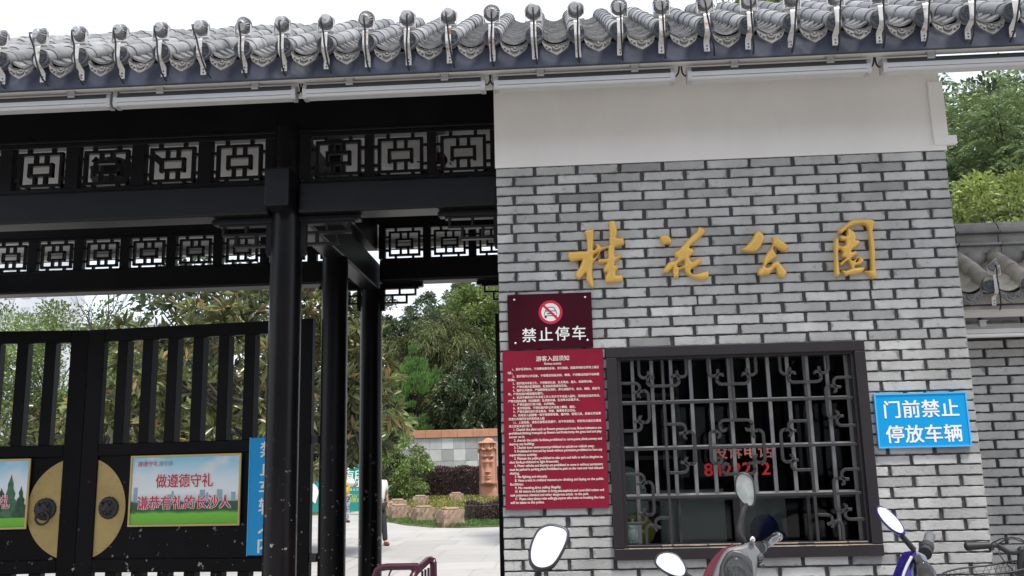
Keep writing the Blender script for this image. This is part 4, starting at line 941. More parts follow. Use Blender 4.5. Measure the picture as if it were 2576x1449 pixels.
for k in range(-1, 21):
    x = xs0+.2285*k
    for (src, y, dx, mt) in ((d0, .248, 0, None), (dr0, .262, .114, None)):
        o = bpy.data.objects.new(src.name.split('.')[0], src.data); COL.objects.link(o); o.parent = pr; o.location = (x+dx, y, pz(.25)+R.uniform(-.004, .004)); o.rotation_euler = (R.uniform(-.06, .06), R.uniform(-.3, .3) if src is d0 else 0, R.uniform(-.05, .05))
rm = MB(); x = 2.0                                              # ridge courses
while x < PX1:
    L_ = R.uniform(.24, .3)
    for (h0, h1, dy, tn) in ((2.85, 2.895, .1, .95), (2.897, 2.912, .125, 1.15), (2.914, 2.975, .085, 1.0), (2.977, 2.992, .12, .8)): rm.box(x+.002, x+L_-.002, .74-dy+R.uniform(-.003, .003), .74+dy, h0+R.uniform(-.002, .002), h1, tn*R.uniform(.85, 1.15))
    rm.add([(xx, .74+.1*math.sin(a), 2.992+.075*math.cos(a)) for xx in (x+.003, x+L_-.003) for a in [math.radians(-90+20*i) for i in range(10)]], [(i, i+1, i+11, i+10) for i in range(9)], R.uniform(.85, 1.15))
    x += L_
rm.build('ridge', 'ridge', pr, bevel=.003)
rm = MB()
for k in range(-1, 21):                                          # mortar that closes the gaps under the ridge
    x = xs0+.2285*(k+.5); rm.ell((x, .67, 2.82), .09, .05, .07, 10, 6)
rm.build('ridge_mortar', 'ridge', pr)
m = MB(); m.box(2.0, PX1, .30, .309, 2.468, 2.53); m.build('fascia', 'tileold', pr)
m = MB(); m.box(2.0, PX1, .298, .311, 2.458, 2.467); m.build('drip_edge', 'darkplastic', pr)
m = MB(); m.box(2.0, PX1, .33, .42, 2.435, 2.457); m.box(2.0, PX1, .4, .416, 2.405, 2.4348); m.build('soffit_trim', 'trim', pr)
for i in range(3): linear_light(2.262+1.01*i, 3.262+1.01*i, .46, 2.372, ['white strip light under the boundary wall coping beside the gatehouse corner', 'second white strip light along the boundary wall, past the frame', 'third white strip light along the boundary wall, past the frame'][i], 'strip lights on the boundary wall', True)
for k in range(0, 6):
    o = copy_tree(sp0); o.location = (xs0+.2285*k+.02, .225, pz(.25)-.01); o.rotation_euler = (0, 0, R.uniform(-.1, .1))
    for c in kids(o):
        if c.name.startswith('lamp_head'): c.rotation_euler = (math.radians(-20), math.radians(-35), 0)
    o.scale = (.78, .78, .9); o['group'] = 'spotlights along the boundary wall'; o['label'] = 'small ribbed spotlight on the old tile coping nearest the gatehouse corner' if k == 0 else 'ribbed spotlight on the boundary wall coping, %s from the corner' % ORD[k]

# ------------------------------------------------------------------ scooters, bicycle and rail in front
def mirror(parent, c, normal, up, w, h, foot, frame='darkplastic', glass='mirror', shape=None, stem='rubber', bend=None):
    c, nn = Vector(c), Vector(normal).normalized(); ez = (Vector(up)-nn*Vector(up).dot(nn)).normalized(); ex = ez.cross(nn)
    sh = shape or [(math.cos(a)*.5*(1+.12*math.sin(a)), math.sin(a)*.5) for a in [2*math.pi*i/24 for i in range(24)]]
    if len(sh) < 20:
        q_ = [Vector(p) for p in sh]; k_ = len(q_); sh = []
        for i in range(k_):
            a, b, c_, d = q_[i-1], q_[i], q_[(i+1) % k_], q_[(i+2) % k_]
            for t_ in (0, .33, .67): sh.append(tuple(.5*(2*b+(c_-a)*t_+(2*a-5*b+4*c_-d)*t_*t_+(3*b-a-3*c_+d)*t_**3)))
    P = lambda k, d: [c+ex*(u*w*k)+ez*(v*h*k)+nn*d for u, v in sh]
    m = MB(); n_ = len(sh); rings = [P(.95, .003), P(1.03, .003), P(1.1, -.008), P(1.04, -.024), P(.75, -.042), P(.15, -.05)]
    vs = [p for r_ in rings for p in r_]; fs = [(i*n_+j, i*n_+(j+1) % n_, (i+1)*n_+(j+1) % n_, (i+1)*n_+j) for i in range(5) for j in range(n_)]
    m.add(vs, fs, 1, True); m.add(rings[-1], [tuple(range(n_))]); mm = m.build('mirror', frame, parent)
    g_ = MB(); g_.add(P(.93, .0015), [tuple(range(n_))]); g_.add(P(1, .0)+P(.93, .0014), [(j, (j+1) % n_, n_+(j+1) % n_, n_+j) for j in range(n_)]); 
    g_ = MB(); g_.add(P(.95, .0005)+P(.95, -.001), [tuple(range(n_))]+[(j, (j+1) % n_, n_+(j+1) % n_, n_+j) for j in range(n_)]); g_.build('mirror_glass', glass, mm)
    foot = Vector(foot); s0 = c-ez*h*.44-nn*.012; mid = bend if bend else [(s0*.5+foot*.5)]
    MB().tube([s0+ez*h*.1, s0]+[Vector(b) for b in mid]+[foot], [.012, .013]+[.0115]*len(mid)+[.012], 10).build('stem', stem, mm)
    return mm
def wheel(parent, c, ax, r, tr, spokes=False):
    c, ax = Vector(c), Vector(ax).normalized(); q = ax.to_track_quat('Z', 'Y')
    ring = lambda rr: [c+q @ Vector((rr*math.cos(a), rr*math.sin(a), 0)) for a in [2*math.pi*i/36 for i in range(36)]]
    w_ = MB().tube(ring(r-tr), tr, 10, closed=True).build('wheel', 'rubber', parent)
    m = MB().tube(ring(r-2*tr), tr*.45, 8, closed=True); m.lathe([(tr*1.2, -.04), (tr*1.2, .04)], c, ax=ax, n=14)
    for i in range(18 if spokes else 5):
        a = 2*math.pi*i/(18 if spokes else 5); m.tube([c+q @ Vector((tr*math.cos(a), tr*math.sin(a), 0)), c+q @ Vector(((r-2*tr)*math.cos(a), (r-2*tr)*math.sin(a), 0))], .0012 if spokes else .014, 6)
    m.build('rim', 'chrome', w_)
def scooter_lower(t, hx, hy, yaw, paint):
    """legshield, wheels, footboard, seat: heading from the rider towards +d"""
    d = Vector((math.sin(yaw), math.cos(yaw), 0)); s_ = Vector((d.y, -d.x, 0)); h = Vector((hx, hy, 0)); P = lambda a, b, c: h+d*a+s_*b+Vector((0, 0, c))
    m = MB(); m.prism([P(.02, -.06, 1.0), P(.02, .06, 1.0), P(.0, .19, .78), P(-.02, .2, .5), P(-.08, .12, .3), P(-.08, -.12, .3), P(-.02, -.2, .5), P(.0, -.19, .78)], d*.07); m.build('leg_shield', paint, t, bevel=.03, seg=3)
    m = MB(); m.prism([P(-.08, -.13, .3), P(-.08, .13, .3), P(-.5, .14, .3), P(-.5, -.14, .3)], (0, 0, .05)); m.build('footboard', 'darkplastic', t, bevel=.01)
    m = MB(); m.prism([P(-.48, -.12, .32), P(-.52, -.14, .66), P(-1.15, -.12, .74), P(-1.2, -.08, .55), P(-.7, -.12, .3)], s_*.26); m.build('rear_body', paint, t, bevel=.05, seg=3)
    m = MB(); m.prism([P(-.5, -.13, .68), P(-.52, -.14, .76), P(-.8, -.13, .74), P(-1.15, -.12, .82), P(-1.15, -.11, .75)], s_*.26); m.build('seat', 'rubber', t, bevel=.03, seg=3)
    wheel(t, P(.2, 0, .22), s_, .22, .045); wheel(t, P(-.98, 0, .22), s_, .22, .05)
    m = MB(); m.tube([P(.2, .06, .22), P(.1, .06, .6), P(.06, 0, .95)], .02, 8); m.tube([P(.2, -.06, .22), P(.1, -.06, .6), P(.06, 0, .95)], .02, 8); m.build('fork', 'chrome', t)
    m = MB(); m.prism([P(.42, -.06, .4), P(.32, -.06, .5), P(.12, -.06, .5), P(.0, -.06, .38), P(.1, -.06, .44), P(.3, -.06, .44)], s_*.12); m.build('front_mudguard', paint, t, bevel=.015, seg=2)
def zc(cx, cy, Y, ox=2560, oy=1850, s=3.191): return at((ox+cx/s)*.62890625, (oy+cy/s)*.62890625, Y)

# red scooter, seen over its dash
t = thing('scooter', (.68, -1.5, 0), 'red scooter with grey dash parked facing the wall under the window', 'scooter')
Yd = -1.45
def tilt(pts, Y=Yd, k=.35, zref=1.2, s=3.191, ox=2560, oy=1850):
    o = []
    for cx, cy in pts:
        p = zc(cx, cy, Y, ox, oy, s); p = zc(cx, cy, Y+k*(p.z-zref), ox, oy, s); o.append(p)
    return o
m = MB(); m.prism(tilt([(1118, 1090), (1190, 1070), (1300, 1050), (1380, 1018), (1455, 1000), (1490, 1040), (1530, 1090), (1560, 1150), (1550, 1230), (1510, 1330), (1492, 1450), (1480, 1640), (1400, 1900), (1150, 1950), (960, 1800), (925, 1600), (935, 1440), (985, 1300), (1050, 1180)]), (0, .10, -.02)); m.build('dash_cover', 'greyplastic', t, bevel=.018, seg=4)
m = MB(); m.prism(tilt([(1110, 1075), (1180, 1050), (1250, 1040), (1100, 1140), (1010, 1270), (950, 1420), (930, 1600), (950, 1900), (860, 1900), (800, 1700), (790, 1480), (850, 1330), (950, 1190), (1040, 1105)], Yd+.03), (.03, .17, -.03)); m.build('front_fairing', 'redpaint', t, bevel=.022, seg=4)
m = MB(); m.prism(tilt([(1120, 1160), (1190, 1115), (1290, 1135), (1370, 1180), (1430, 1260), (1450, 1400), (1440, 1600), (1300, 1760), (1130, 1740), (1040, 1620), (1020, 1450), (1030, 1330), (1070, 1240)], Yd-.02), (0, .03, 0)); m.build('dash_inset', 'darkplastic', t, bevel=.006, seg=2)
c = zc(1262, 1470, Yd-.02); m = MB(); m.ell(c, .056, .034, .084, 24, 16, rot=Matrix.Rotation(math.radians(-14), 3, 'Y')); dm = m.build('instrument_dome', 'dome', t)
m = MB(); m.lathe([(.0, 0), (.042, 0), (.044, .004)], c+Vector((0, .005, -.004)), ax=(0, -1, .25), n=24); m.build('dial', 'greyplastic', dm)
g0, g1 = zc(1530, 1090, -1.43), zc(1770, 935, -1.22)
m = MB(); dv = (g1-g0); m.tube([g0, g0+dv*.06, g0+dv*.12, g0+dv*.5, g0+dv*.85], [.024, .024, .016, .019, .017], 14); gr = m.build('handle_grip', 'chrome', t)
m = MB(); m.tube([g0+dv*.84, g0+dv*.9, g0+dv*.98, g1], [.019, .021, .021, .015], 14); m.build('grip_end', 'chrome', gr)
m = MB(); m.tube([g0+dv*.12, g0+dv*.83], .0172, 10); m.build('grip_rubber', 'darkplastic', gr)
m = MB(); m.prism(tilt([(1500, 1190), (1560, 1160), (1595, 1210), (1575, 1260), (1510, 1265)], Yd-.01), (0, .03, 0)); m.prism(tilt([(1515, 1300), (1570, 1270), (1600, 1300), (1570, 1340), (1520, 1345)], Yd-.01), (0, .03, 0)); m.build('switch_box', 'darkplastic', t, bevel=.006, seg=2)
m = MB(); p = zc(1435, 985, Yd+.02); m.ell(p, .012, .012, .014, 12, 8); m.build('choke_knob', 'chrome', t)
shB = [(-.5, -.02), (-.47, .2), (-.38, .38), (-.2, .49), (.05, .5), (.3, .42), (.46, .28), (.5, .1), (.48, -.15), (.42, -.36), (.3, -.49), (.1, -.5), (-.14, -.42), (-.34, -.26), (-.46, -.12)]
cB = zc(1340, 350, -1.38)
mirror(t, cB, (-.28, -1, -.02), (-.05, 0, 1), .072, .128, zc(1330, 1015, -1.40), glass='dustymirror', shape=shB, bend=[zc(1320, 600, -1.385), zc(1290, 720, -1.39), zc(1262, 850, -1.40), zc(1275, 930, -1.41)])
shL = [(-.5, .1), (-.4, .38), (-.15, .5), (.15, .44), (.35, .22), (.48, -.05), (.5, -.32), (.38, -.48), (.1, -.46), (-.2, -.3), (-.42, -.1)]
cC = zc(390, 1300, -1.62)
mirror(t, cC, (-.15, -1, .42), (.1, .2, 1), .112, .088, zc(760, 1560, -1.55), frame='darkplastic', shape=shL, bend=[zc(590, 1440, -1.59), zc(680, 1500, -1.57)])
m = MB(); a, b = zc(760, 1600, -1.53), zc(960, 1560, -1.46); m.tube([zc(560, 1700, -1.6), a, b], [.018, .018, .016], 12); m.build('handle_grip', 'darkplastic', t)
scooter_lower(t, .64, -1.42, .15, 'redpaint')

# the scooter whose mirror stands alone at lower left
t = thing('scooter', (-.05, -2.1, 0), 'dark scooter out of frame below, showing only its big oval mirror', 'scooter')
zz = lambda cx, cy, Y: at((2080+cx/3.191)*.62890625, (1850+cy/3.191)*.62890625, Y)
shA = [(.28, .46), (.05, .5), (-.16, .45), (-.3, .34), (-.42, .12), (-.48, -.1), (-.47, -.3), (-.38, -.44), (-.22, -.5), (-.02, -.48), (.15, -.38), (.33, -.14), (.46, .1), (.5, .28), (.44, .4)]
cA = zz(365, 1070, -2.2); wA = (zz(605, 1000, -2.2)-zz(112, 1000, -2.2)).length; hA = (zz(350, 795, -2.2)-zz(350, 1350, -2.2)).length
mirror(t, cA, (-.05, -1, .45), (0, .3, 1), wA*1.0, hA*1.06, zz(180, 1640, -2.18), shape=shA, bend=[zz(245, 1345, -2.17), zz(232, 1420, -2.17), zz(215, 1500, -2.17)])
m = MB(); m.tube([(-.14, -2.15, 1.16), (.14, -2.12, 1.13), (.3, -2.1, 1.1)], .016, 10); m.build('handlebar', 'darkplastic', t)
m = MB(); m.prism([(-.05, -2.2, 1.12), (.2, -2.2, 1.12), (.26, -2.2, 1.0), (.2, -2.2, .85), (-.03, -2.2, .85), (-.09, -2.2, 1.0)], (0, .16, 0)); m.build('front_fairing', 'darkplastic', t, bevel=.03, seg=3)
scooter_lower(t, .08, -2.05, .1, 'darkplastic')

# violet scooter
zd = lambda cx, cy, Y: at((3440+cx/3.927)*.62890625, (1950+cy/3.927)*.62890625, Y)
kw = dict(s=3.927, ox=3440, oy=1950)
t = thing('scooter', (1.42, -1.15, 0), 'violet scooter with blue grey nose parked right of the window', 'scooter')
m = MB(); m.prism(tilt([(830, 1010), (890, 975), (930, 1010), (1000, 1040), (1050, 1070), (1080, 1180), (1130, 1270), (1210, 1400), (1260, 1600), (1200, 2000), (900, 2050), (800, 1700), (790, 1480), (800, 1290), (820, 1150)], -1.2, .3, 1.15, **kw), (0, .12, -.02)); m.build('dash_cover', 'bluegrey', t, bevel=.02, seg=4)
m = MB(); m.prism(tilt([(860, 990), (895, 985), (870, 1080), (800, 1190), (790, 1290), (830, 1420), (850, 1600), (900, 2000), (760, 2000), (680, 1600), (660, 1420), (720, 1260), (780, 1120), (820, 1040)], -1.22, .3, 1.15, **kw), (.01, .16, -.02)); m.build('front_fairing', 'bluepaint', t, bevel=.02, seg=4)
m = MB(); m.tube(tilt([(810, 1085), (740, 1220), (690, 1340), (665, 1440)], -1.245, .3, 1.15, **kw), .006, 8); m.build('trim_strip', 'lens', t)
m = MB(); m.prism(tilt([(880, 1030), (945, 1040), (990, 1120), (1060, 1200), (1150, 1330), (1180, 1500), (1060, 1650), (930, 1600), (880, 1450), (890, 1300), (880, 1200), (850, 1120)], -1.225, .3, 1.15, **kw), (0, .03, 0)); m.build('dash_inset', 'darkplastic', t, bevel=.006, seg=2)
m = MB(); m.ell(zd(1030, 1370, -1.215), .042, .026, .058, 22, 14, rot=Matrix.Rotation(math.radians(-20), 3, 'Y')); m.build('instrument_dome', 'dome', t)
g0, g1 = zd(1020, 1040, -1.18), zd(1105, 745, -.98); dv = g1-g0
m = MB(); m.tube([g0, g0+dv*.16], .027, 14); m.tube([g0+dv*.18, g0+dv*.38], .0285, 14); gr = m.build('handle_grip', 'darkplastic', t)
m = MB(); m.tube([g0+dv*.38, g0+dv*.7, g0+dv*.93, g1], [.02, .0215, .0225, .014], 14); m.build('grip_end', 'greyplastic', gr)
shD = [(math.cos(a)*.5, math.sin(a)*.5) for a in [2*math.pi*i/24 for i in range(24)]]
cD = zd(478, 508, -1.22); uD = (zd(340, 300, -1.22)-zd(640, 715, -1.22)); 
mirror(t, cD, (-.25, -1, .5), uD, .052, .142, zd(850, 985, -1.2), frame='bluepaint', shape=shD, bend=[zd(640, 745, -1.21), zd(700, 810, -1.205), zd(780, 900, -1.2)])
scooter_lower(t, 1.45, -1.1, -.1, 'bluepaint')

# bicycle
t = thing('bicycle', (1.95, -1.0, 0), 'dark bicycle with mesh basket at the right edge by the wall corner', 'bicycle')
b = lambda cx, cy, Y=-1.0: zd(cx, cy, Y)
m = MB(); m.tube([b(2055, 905), b(2150, 905), b(2240, 960), b(2330, 1010), b(2400, 1020), b(2530, 1010), b(2620, 1010, -.96), b(2760, 960, -.92), b(2900, 930, -.9), b(3060, 930, -.9)], .0115, 10); m.build('handlebar', 'darkplastic', t)
for (q0, q1) in ((b(1648, 925), b(2040, 905)), (b(3060, 930, -.9), b(3400, 940, -.88))):
    d = q1-q0; m = MB(); m.tube([q0, q0+d*.04, q0+d*.1, q0+d*.9, q1], [.012, .0185, .0175, .0155, .016], 12); m.build('handle_grip', 'rubber', t)
m = MB(); m.tube([b(2060, 870), b(2060, 960), b(2070, 985)], .011, 8); m.tube([b(2050, 880), b(1980, 870), b(1800, 862), b(1660, 858)], [.006, .005, .004, .005], 8, flat=.6); m.build('brake_lever', 'iron', t)
m = MB(); m.tube([b(2080, 870), b(2200, 810, -1.02), b(2380, 780, -1.04), b(2500, 800, -1.03), b(2640, 870, -1.0)], .0028, 6); m.tube([b(2170, 890, -1.02), b(2260, 830, -1.03), b(2400, 800, -1.05), b(2560, 850, -1.04), b(2640, 960)], .0028, 6)
m.tube([b(2180, 940), b(2190, 1050, -1.03), b(2260, 1150, -1.05), b(2400, 1300, -1.06), b(2500, 1420, -1.06)], .0028, 6); m.build('brake_cable', 'rubber', t)
m = MB(); hp = b(2545, 1010); m.lathe([(.019, -.42), (.019, .012), (.012, .02), (0, .021)], hp, ax=(0, -.25, 1), n=14); m.build('head_tube', 'darkplastic', t)
m = MB(); bc = b(2330, 1330, -1.2)                              # wire basket in front of the head tube
bw, bd, bh = .17, .12, .2; bc = Vector((hp.x-.17, hp.y-.02, hp.z-.13))
def rim(k, z): return [bc+Vector((bw*k*math.copysign(abs(math.cos(a))**.6, math.cos(a)), bd*k*math.copysign(abs(math.sin(a))**.6, math.sin(a)), z+.03*math.cos(a))) for a in [2*math.pi*i/40 for i in range(40)]]
m.tube(rim(1, .06), .004, 6, closed=True)
for i in range(1, 11): m.tube(rim(1-.02*i, .06-.019*i), .0011, 4, closed=True)
A, B = rim(1, .06), rim(.8, -.13)
for i in range(40):
    m.tube([A[i], A[i].lerp(B[(i+3) % 40], .5), B[(i+6) % 40]], .001, 4); m.tube([A[i], A[i].lerp(B[(i-3) % 40], .5), B[(i-6) % 40]], .001, 4)
m.build('basket', 'iron', t)
m = MB(); ht = hp+Vector((0, .1, -.4)); m.tube([ht, (hp.x-.04, hp.y-.3, .36)], .016, 10); m.tube([hp+Vector((0, .06, -.25)), ht+Vector((.45, .45, -.05))], .017, 10); m.tube([ht, ht+Vector((.4, .42, -.42))], .017, 10); m.tube([ht+Vector((.45, .45, .2)), ht+Vector((.4, .42, -.45))], .016, 10); m.build('frame', 'darkplastic', t)
wheel(t, (hp.x-.06, hp.y-.32, .33), (.9, -.25, 0), .33, .02, True); wheel(t, (hp.x+.62, hp.y+.62, .33), (.9, -.6, 0), .33, .02, True)
m = MB(); m.ell(ht+Vector((.45, .45, .24)), .09, .12, .035, 14, 8); m.build('saddle', 'rubber', t)

# dark red tubular rail
t = thing('guard_rail', (-.8, -.6, 0), 'dark wine coloured tubular rail with a ring, standing before the gateway', 'rail')
zr = lambda cx, cy, Y: at((1240+cx/2.57)*.62890625, (1740+cy/2.57)*.62890625, Y)
p0, p1, p2 = zr(670, 1449, -.6), zr(730, 1365, -.6), zr(1110, 1350, -.6)
m = MB(); m.tube([(p0.x-.01, -.6, .0), (p0.x-.005, -.6, 1.05), p0, zr(690, 1390, -.6), p1, zr(800, 1355, -.6), p2], .0165, 12)
q0 = zr(1060, 1449, -.75); q1 = zr(1240, 1283, -.42); q2 = zr(1268, 1320, -.42)
m.tube([(q0.x-.01, -.78, .0), (q0.x-.01, -.78, 1.02), q0, zr(1090, 1400, -.72), zr(1150, 1345, -.6), zr(1210, 1290, -.47), q1, zr(1262, 1290, -.42), q2, (q2.x, -.41, 1.0), (q2.x, -.4, 0)], .0175, 12); m.build('tube_frame', 'wine', t)
m = MB(); c = zr(940, 1470, -.6); m.tube([c+Vector((.062*math.cos(a), 0, .062*math.sin(a))) for a in [2*math.pi*i/28 for i in range(28)]], .004, 6, closed=True); m.build('ring', 'iron', t)
m = MB()
for f in (.45, .6, .75, .88):
    y = -.72+(-.42+.72)*f; a = zr(1060+210*f, 1420-100*f, y); m.tube([(a.x, a.y, a.z-.01), (a.x, a.y, .2)], .006, 8)
m.build('upright_bar', 'wine', t)

# ------------------------------------------------------------------ park
def sheetpoly(name, mat, pts, z):
    m = MB(); m.add([(x, y, z) for x, y in pts], [tuple(range(len(pts)))]); return tag(m.build(name, mat), kind='structure')
BED = [(-6.3, 25.4), (-5.66, 23.74), (-4.6, 21.6), (-3.7, 20.4), (-2.9, 19.95), (-1.9, 20.1), (0, 20.6), (4, 22), (8, 30), (8, 46), (-13, 46), (-12, 40), (-8.2, 33)]
sheetpoly('lawn_bed', 'lawn', BED, .012)
sheetpoly('lawn', 'lawn', [(-40, 29.2), (-8.6, 29.2), (-13, 46), (-40, 46)], .012)
def inpoly(x, y, P):
    c = False; j = len(P)-1
    for i in range(len(P)):
        if (P[i][1] > y) != (P[j][1] > y) and x < (P[j][0]-P[i][0])*(y-P[i][1])/(P[j][1]-P[i][1])+P[i][0]: c = not c
        j = i
    return c
def leafmesh(name, mat, P, D, L, W, tone, parent=None, loc=(0, 0, 0), fold=.25, droop=.15):
    n = len(P); off = wloc(parent) if parent else Vector(loc)
    P = np.asarray(P, float)-np.array(off); D = np.asarray(D, float); D /= np.linalg.norm(D, axis=1, keepdims=True)+1e-9
    rnd = NR.normal(size=(n, 3)); s_ = np.cross(D, rnd); s_ /= np.linalg.norm(s_, axis=1, keepdims=True)+1e-9; nn = np.cross(s_, D)
    flip = np.where(nn[:, 2:3] < 0, -1, 1); nn = nn*flip
    L = np.broadcast_to(L, n)[:, None]; W = np.broadcast_to(W, n)[:, None]
    a = P; b = P+D*L*.5+s_*W*.5+nn*W*fold; c = P+D*L+np.array([0, 0, -1])*L*droop; d = P+D*L*.5-s_*W*.5+nn*W*fold
    V = np.stack([a, b, c, d], 1).reshape(-1, 3).astype(np.float32)
    me = bpy.data.meshes.new(name); me.vertices.add(4*n); me.vertices.foreach_set('co', V.ravel())
    idx = (np.arange(n)[:, None]*4+np.array([0, 1, 2, 0, 2, 3])).ravel().astype(np.int32)
    me.loops.add(6*n); me.loops.foreach_set('vertex_index', idx); me.polygons.add(2*n)
    me.polygons.foreach_set('loop_start', (np.arange(2*n)*3).astype(np.int32)); me.polygons.foreach_set('loop_total', np.full(2*n, 3, np.int32))
    at_ = me.attributes.new('tone', 'FLOAT', 'FACE'); at_.data.foreach_set('value', np.repeat(np.broadcast_to(tone, n), 2).astype(np.float32))
    me.update(calc_edges=True); me.materials.append(M[mat]); o = bpy.data.objects.new(name, me); COL.objects.link(o)
    if parent: o.parent = parent
    else: o.location = loc
    return o
# ground cover
def cover(name, mat, test, n, x0, x1, y0, y1, h, L, W):
    P = []
    while len(P) < n:
        x, y = R.uniform(x0, x1), R.uniform(y0, y1)
        if test(x, y): P.append((x, y, .012+R.random()*h))
    n = len(P); D = np.column_stack([NR.normal(0, .5, n), NR.normal(0, .5, n), NR.uniform(.3, 1.2, n)])
    return tag(leafmesh(name, mat, P, D, NR.uniform(.6, 1.3, n)*L, W, NR.uniform(.7, 1.3, n)), kind='stuff')
edge = lambda x, y: inpoly(x, y, BED)
inner = [(-5.4, 25.6), (-4.2, 23.6), (-3.2, 22.4), (-2, 21.7), (0, 22), (5, 24), (7, 30), (7, 45), (-11, 45), (-9.5, 38), (-7.4, 32)]
cover('grass', 'grassleaf', lambda x, y: edge(x, y) and not inpoly(x, y, inner), 9000, -8.5, 2, 19.8, 30, .05, .13, .02)
cover('yellow_ground_cover', 'covleaf', lambda x, y: inpoly(x, y, inner) and y > 25.2+.3*(x+3), 15000, -8.5, 1, 24, 42, .22, .1, .06)
cover('grass_strip', 'grassleaf', lambda x, y: True, 3000, -13, -8.0, 29.2, 32, .2, .2, .04)
def hedge(label, pts, hw, h, n, cat='hedge', L=.07, mat='purpleleaf', seedt=1):
    """clipped hedge along a line: leaves over a boxy mound around a dark twig body"""
    a, b = Vector((*pts[0], 0)), Vector((*pts[1], 0)); d = (b-a); s_ = Vector((d.y, -d.x, 0)).normalized()
    t = thing('hedge', tuple((a+b)/2), label, cat)
    P = []; D = []
    for i in range(n):
        f = R.random(); u = R.uniform(-1, 1); z = R.random()
        k = R.random()
        if k < .4: z = 1-.1*R.random()
        elif k < .9: u = math.copysign(1-.12*R.random(), u)
        zz_ = z*h*(1-.1*u*u)+.05*math.sin(f*37)*z
        P.append(a+d*f+s_*(u*hw)+Vector((0, 0, zz_))); D.append((s_.x*u+R.gauss(0, .5), s_.y*u+R.gauss(0, .5), R.gauss(.4, .5)))
    leafmesh('foliage', mat, [tuple(p) for p in P], D, NR.uniform(.6, 1.4, n)*L, L*.55, NR.uniform(.5, 1.5, n), t)
    m = MB()
    for i in range(60):
        f = R.random(); p = a+d*f+s_*R.uniform(-.7, .7)*hw; m.tube([p, p+Vector((R.uniform(-.2, .2), R.uniform(-.2, .2), h*.85))], [.012, .006], 5)
    m.prism([a+s_*hw*.8, a-s_*hw*.8, b-s_*hw*.8, b+s_*hw*.8], (0, 0, h*.86)); m.build('stems', 'bark', t)
hedge('long burgundy hedge in front of the grey stone wall', [(-9.0, 42.6), (-2.0, 41.6)], .9, 1.62, 16000, L=.1)
hedge('low burgundy hedge beside the nearest stone bollard', [(-3.0, 22.6), (1.5, 23.4)], .55, .55, 7000)

# stone wall of grey panels with orange coping
t = thing('stone_wall', (-4, 46, 0), 'grey panelled stone wall with an orange coping behind the carved head', 'wall')
m = MB()
for i in range(44):
    for j in range(5):
        x = -20+.66*i; q = R.random(); tn = R.uniform(.72, .85) if q < .2 else (R.uniform(1.15, 1.35) if q > .75 else R.uniform(.9, 1.15)); dj = R.uniform(-.006, .006)
        m.box(x+.006, x+.654, 46+dj, 46.05, j*.64+.012, j*.64+.632, tn)
m.build('panels', 'panelstone', t)
m = MB(); m.box(-20, 9, 46.03, 46.6, 0, 3.2); m.build('wall_core', 'panelstone', t)
m = MB()
for i in range(33): m.box(-20+.88*i+.006, -20+.88*i+.874, 45.9, 46.7, 3.2, 3.62+.0*i, R.uniform(.85, 1.15))
m.build('coping', 'coping', t, bevel=.012)

# bollards
def bollard(x, y, rz_, s_=1.0, first=None, label=''):
    if first is None:
        t = thing('stone_bollard', (0, 0, 0), label, 'bollard', 'stone bollards along the lawn edge')
        m = MB(); N = 9; vs = []; fs = []
        rows = [(0, .3), (.1, .31), (.2, .3), (.3, .305), (.4, .295)]
        for z, h in rows:
            for k in range(4):
                for i in range(N):
                    u = -1+2*i/N; px, py = ((u, -1), (1, u), (-u, 1), (-1, -u))[k]
                    q = 1+R.uniform(-.09, .06); vs.append((px*h*q, py*h*q, z))
        n4 = 4*N
        for i in range(len(rows)-1):
            for j in range(n4): fs.append((i*n4+j, i*n4+(j+1) % n4, (i+1)*n4+(j+1) % n4, (i+1)*n4+j))
        fs.append(tuple(range((len(rows)-1)*n4, len(rows)*n4))); m.add(vs, fs); m.build('block', 'stone', t, local=True)
        m = MB(); m.box(-.2, .2, -.2, .2, .395, .455); m.build('cap', 'stone', t, local=True, bevel=.02)
        m = MB(); m.tube([(.3+.012*math.cos(a), .045*math.cos(a), .3+.045*math.sin(a)) for a in [2*math.pi*i/16 for i in range(16)]], .009, 6, closed=True); m.build('ring', 'iron', t, local=True)
    else: t = copy_tree(first); t['label'] = label
    t.location = (x, y, 0); t.rotation_euler = (0, 0, rz_); t.scale = (s_, s_, s_*1.14); return t
b0_ = bollard(-3.2, 20.55, .5, 1, None, 'rough stone bollard nearest the viewer, at the tip of the lawn')
BL = [(-4.2, 22.3, .45, .98, 'rough stone bollard second from the viewer along the lawn edge'), (-5.2, 23.9, .4, .98, 'rough stone bollard third from the viewer, right of the man in green and white'), (-5.95, 25.6, .3, 1, 'rough stone bollard half hidden behind the man in green and white'), (-6.1, 28.6, .3, 1, 'rough stone bollard farther back, showing over the third one'), (-5.9, 32.6, .2, 1, 'flat topped stone bollard by the round green bush'), (-4.8, 35.6, .2, 1, 'smallest far stone bollard in front of the burgundy hedge')]
for (x, y, r_, s_, lb) in BL: bollard(x, y, r_, s_, b0_, lb)
def chain(a, b, label):
    a, b = Vector(a), Vector(b); m = MB()
    for i in range(26):
        f = (i+.5)/26; p = a.lerp(b, f)-Vector((0, 0, .22*4*f*(1-f))); d = (b-a).normalized(); sd_ = Vector((0, 0, 1)) if i % 2 else Vector((-d.y, d.x, 0))
        m.tube([p+d*.035*math.cos(q)+sd_*.02*math.sin(q) for q in [2*math.pi*k/8 for k in range(8)]], .0065, 4, closed=True)
    tag(m.build('chain', 'iron', loc=tuple(a.lerp(b, .5))), label, 'chain', 'iron chains between the bollards')
chain((-2.9, 20.5, .3), (-.2, 20.9, .3), 'iron chain running right from the nearest stone bollard')
chain((-3.9, 22.2, .3), (-3.4, 20.8, .3), 'iron chain between the nearest and second stone bollards')
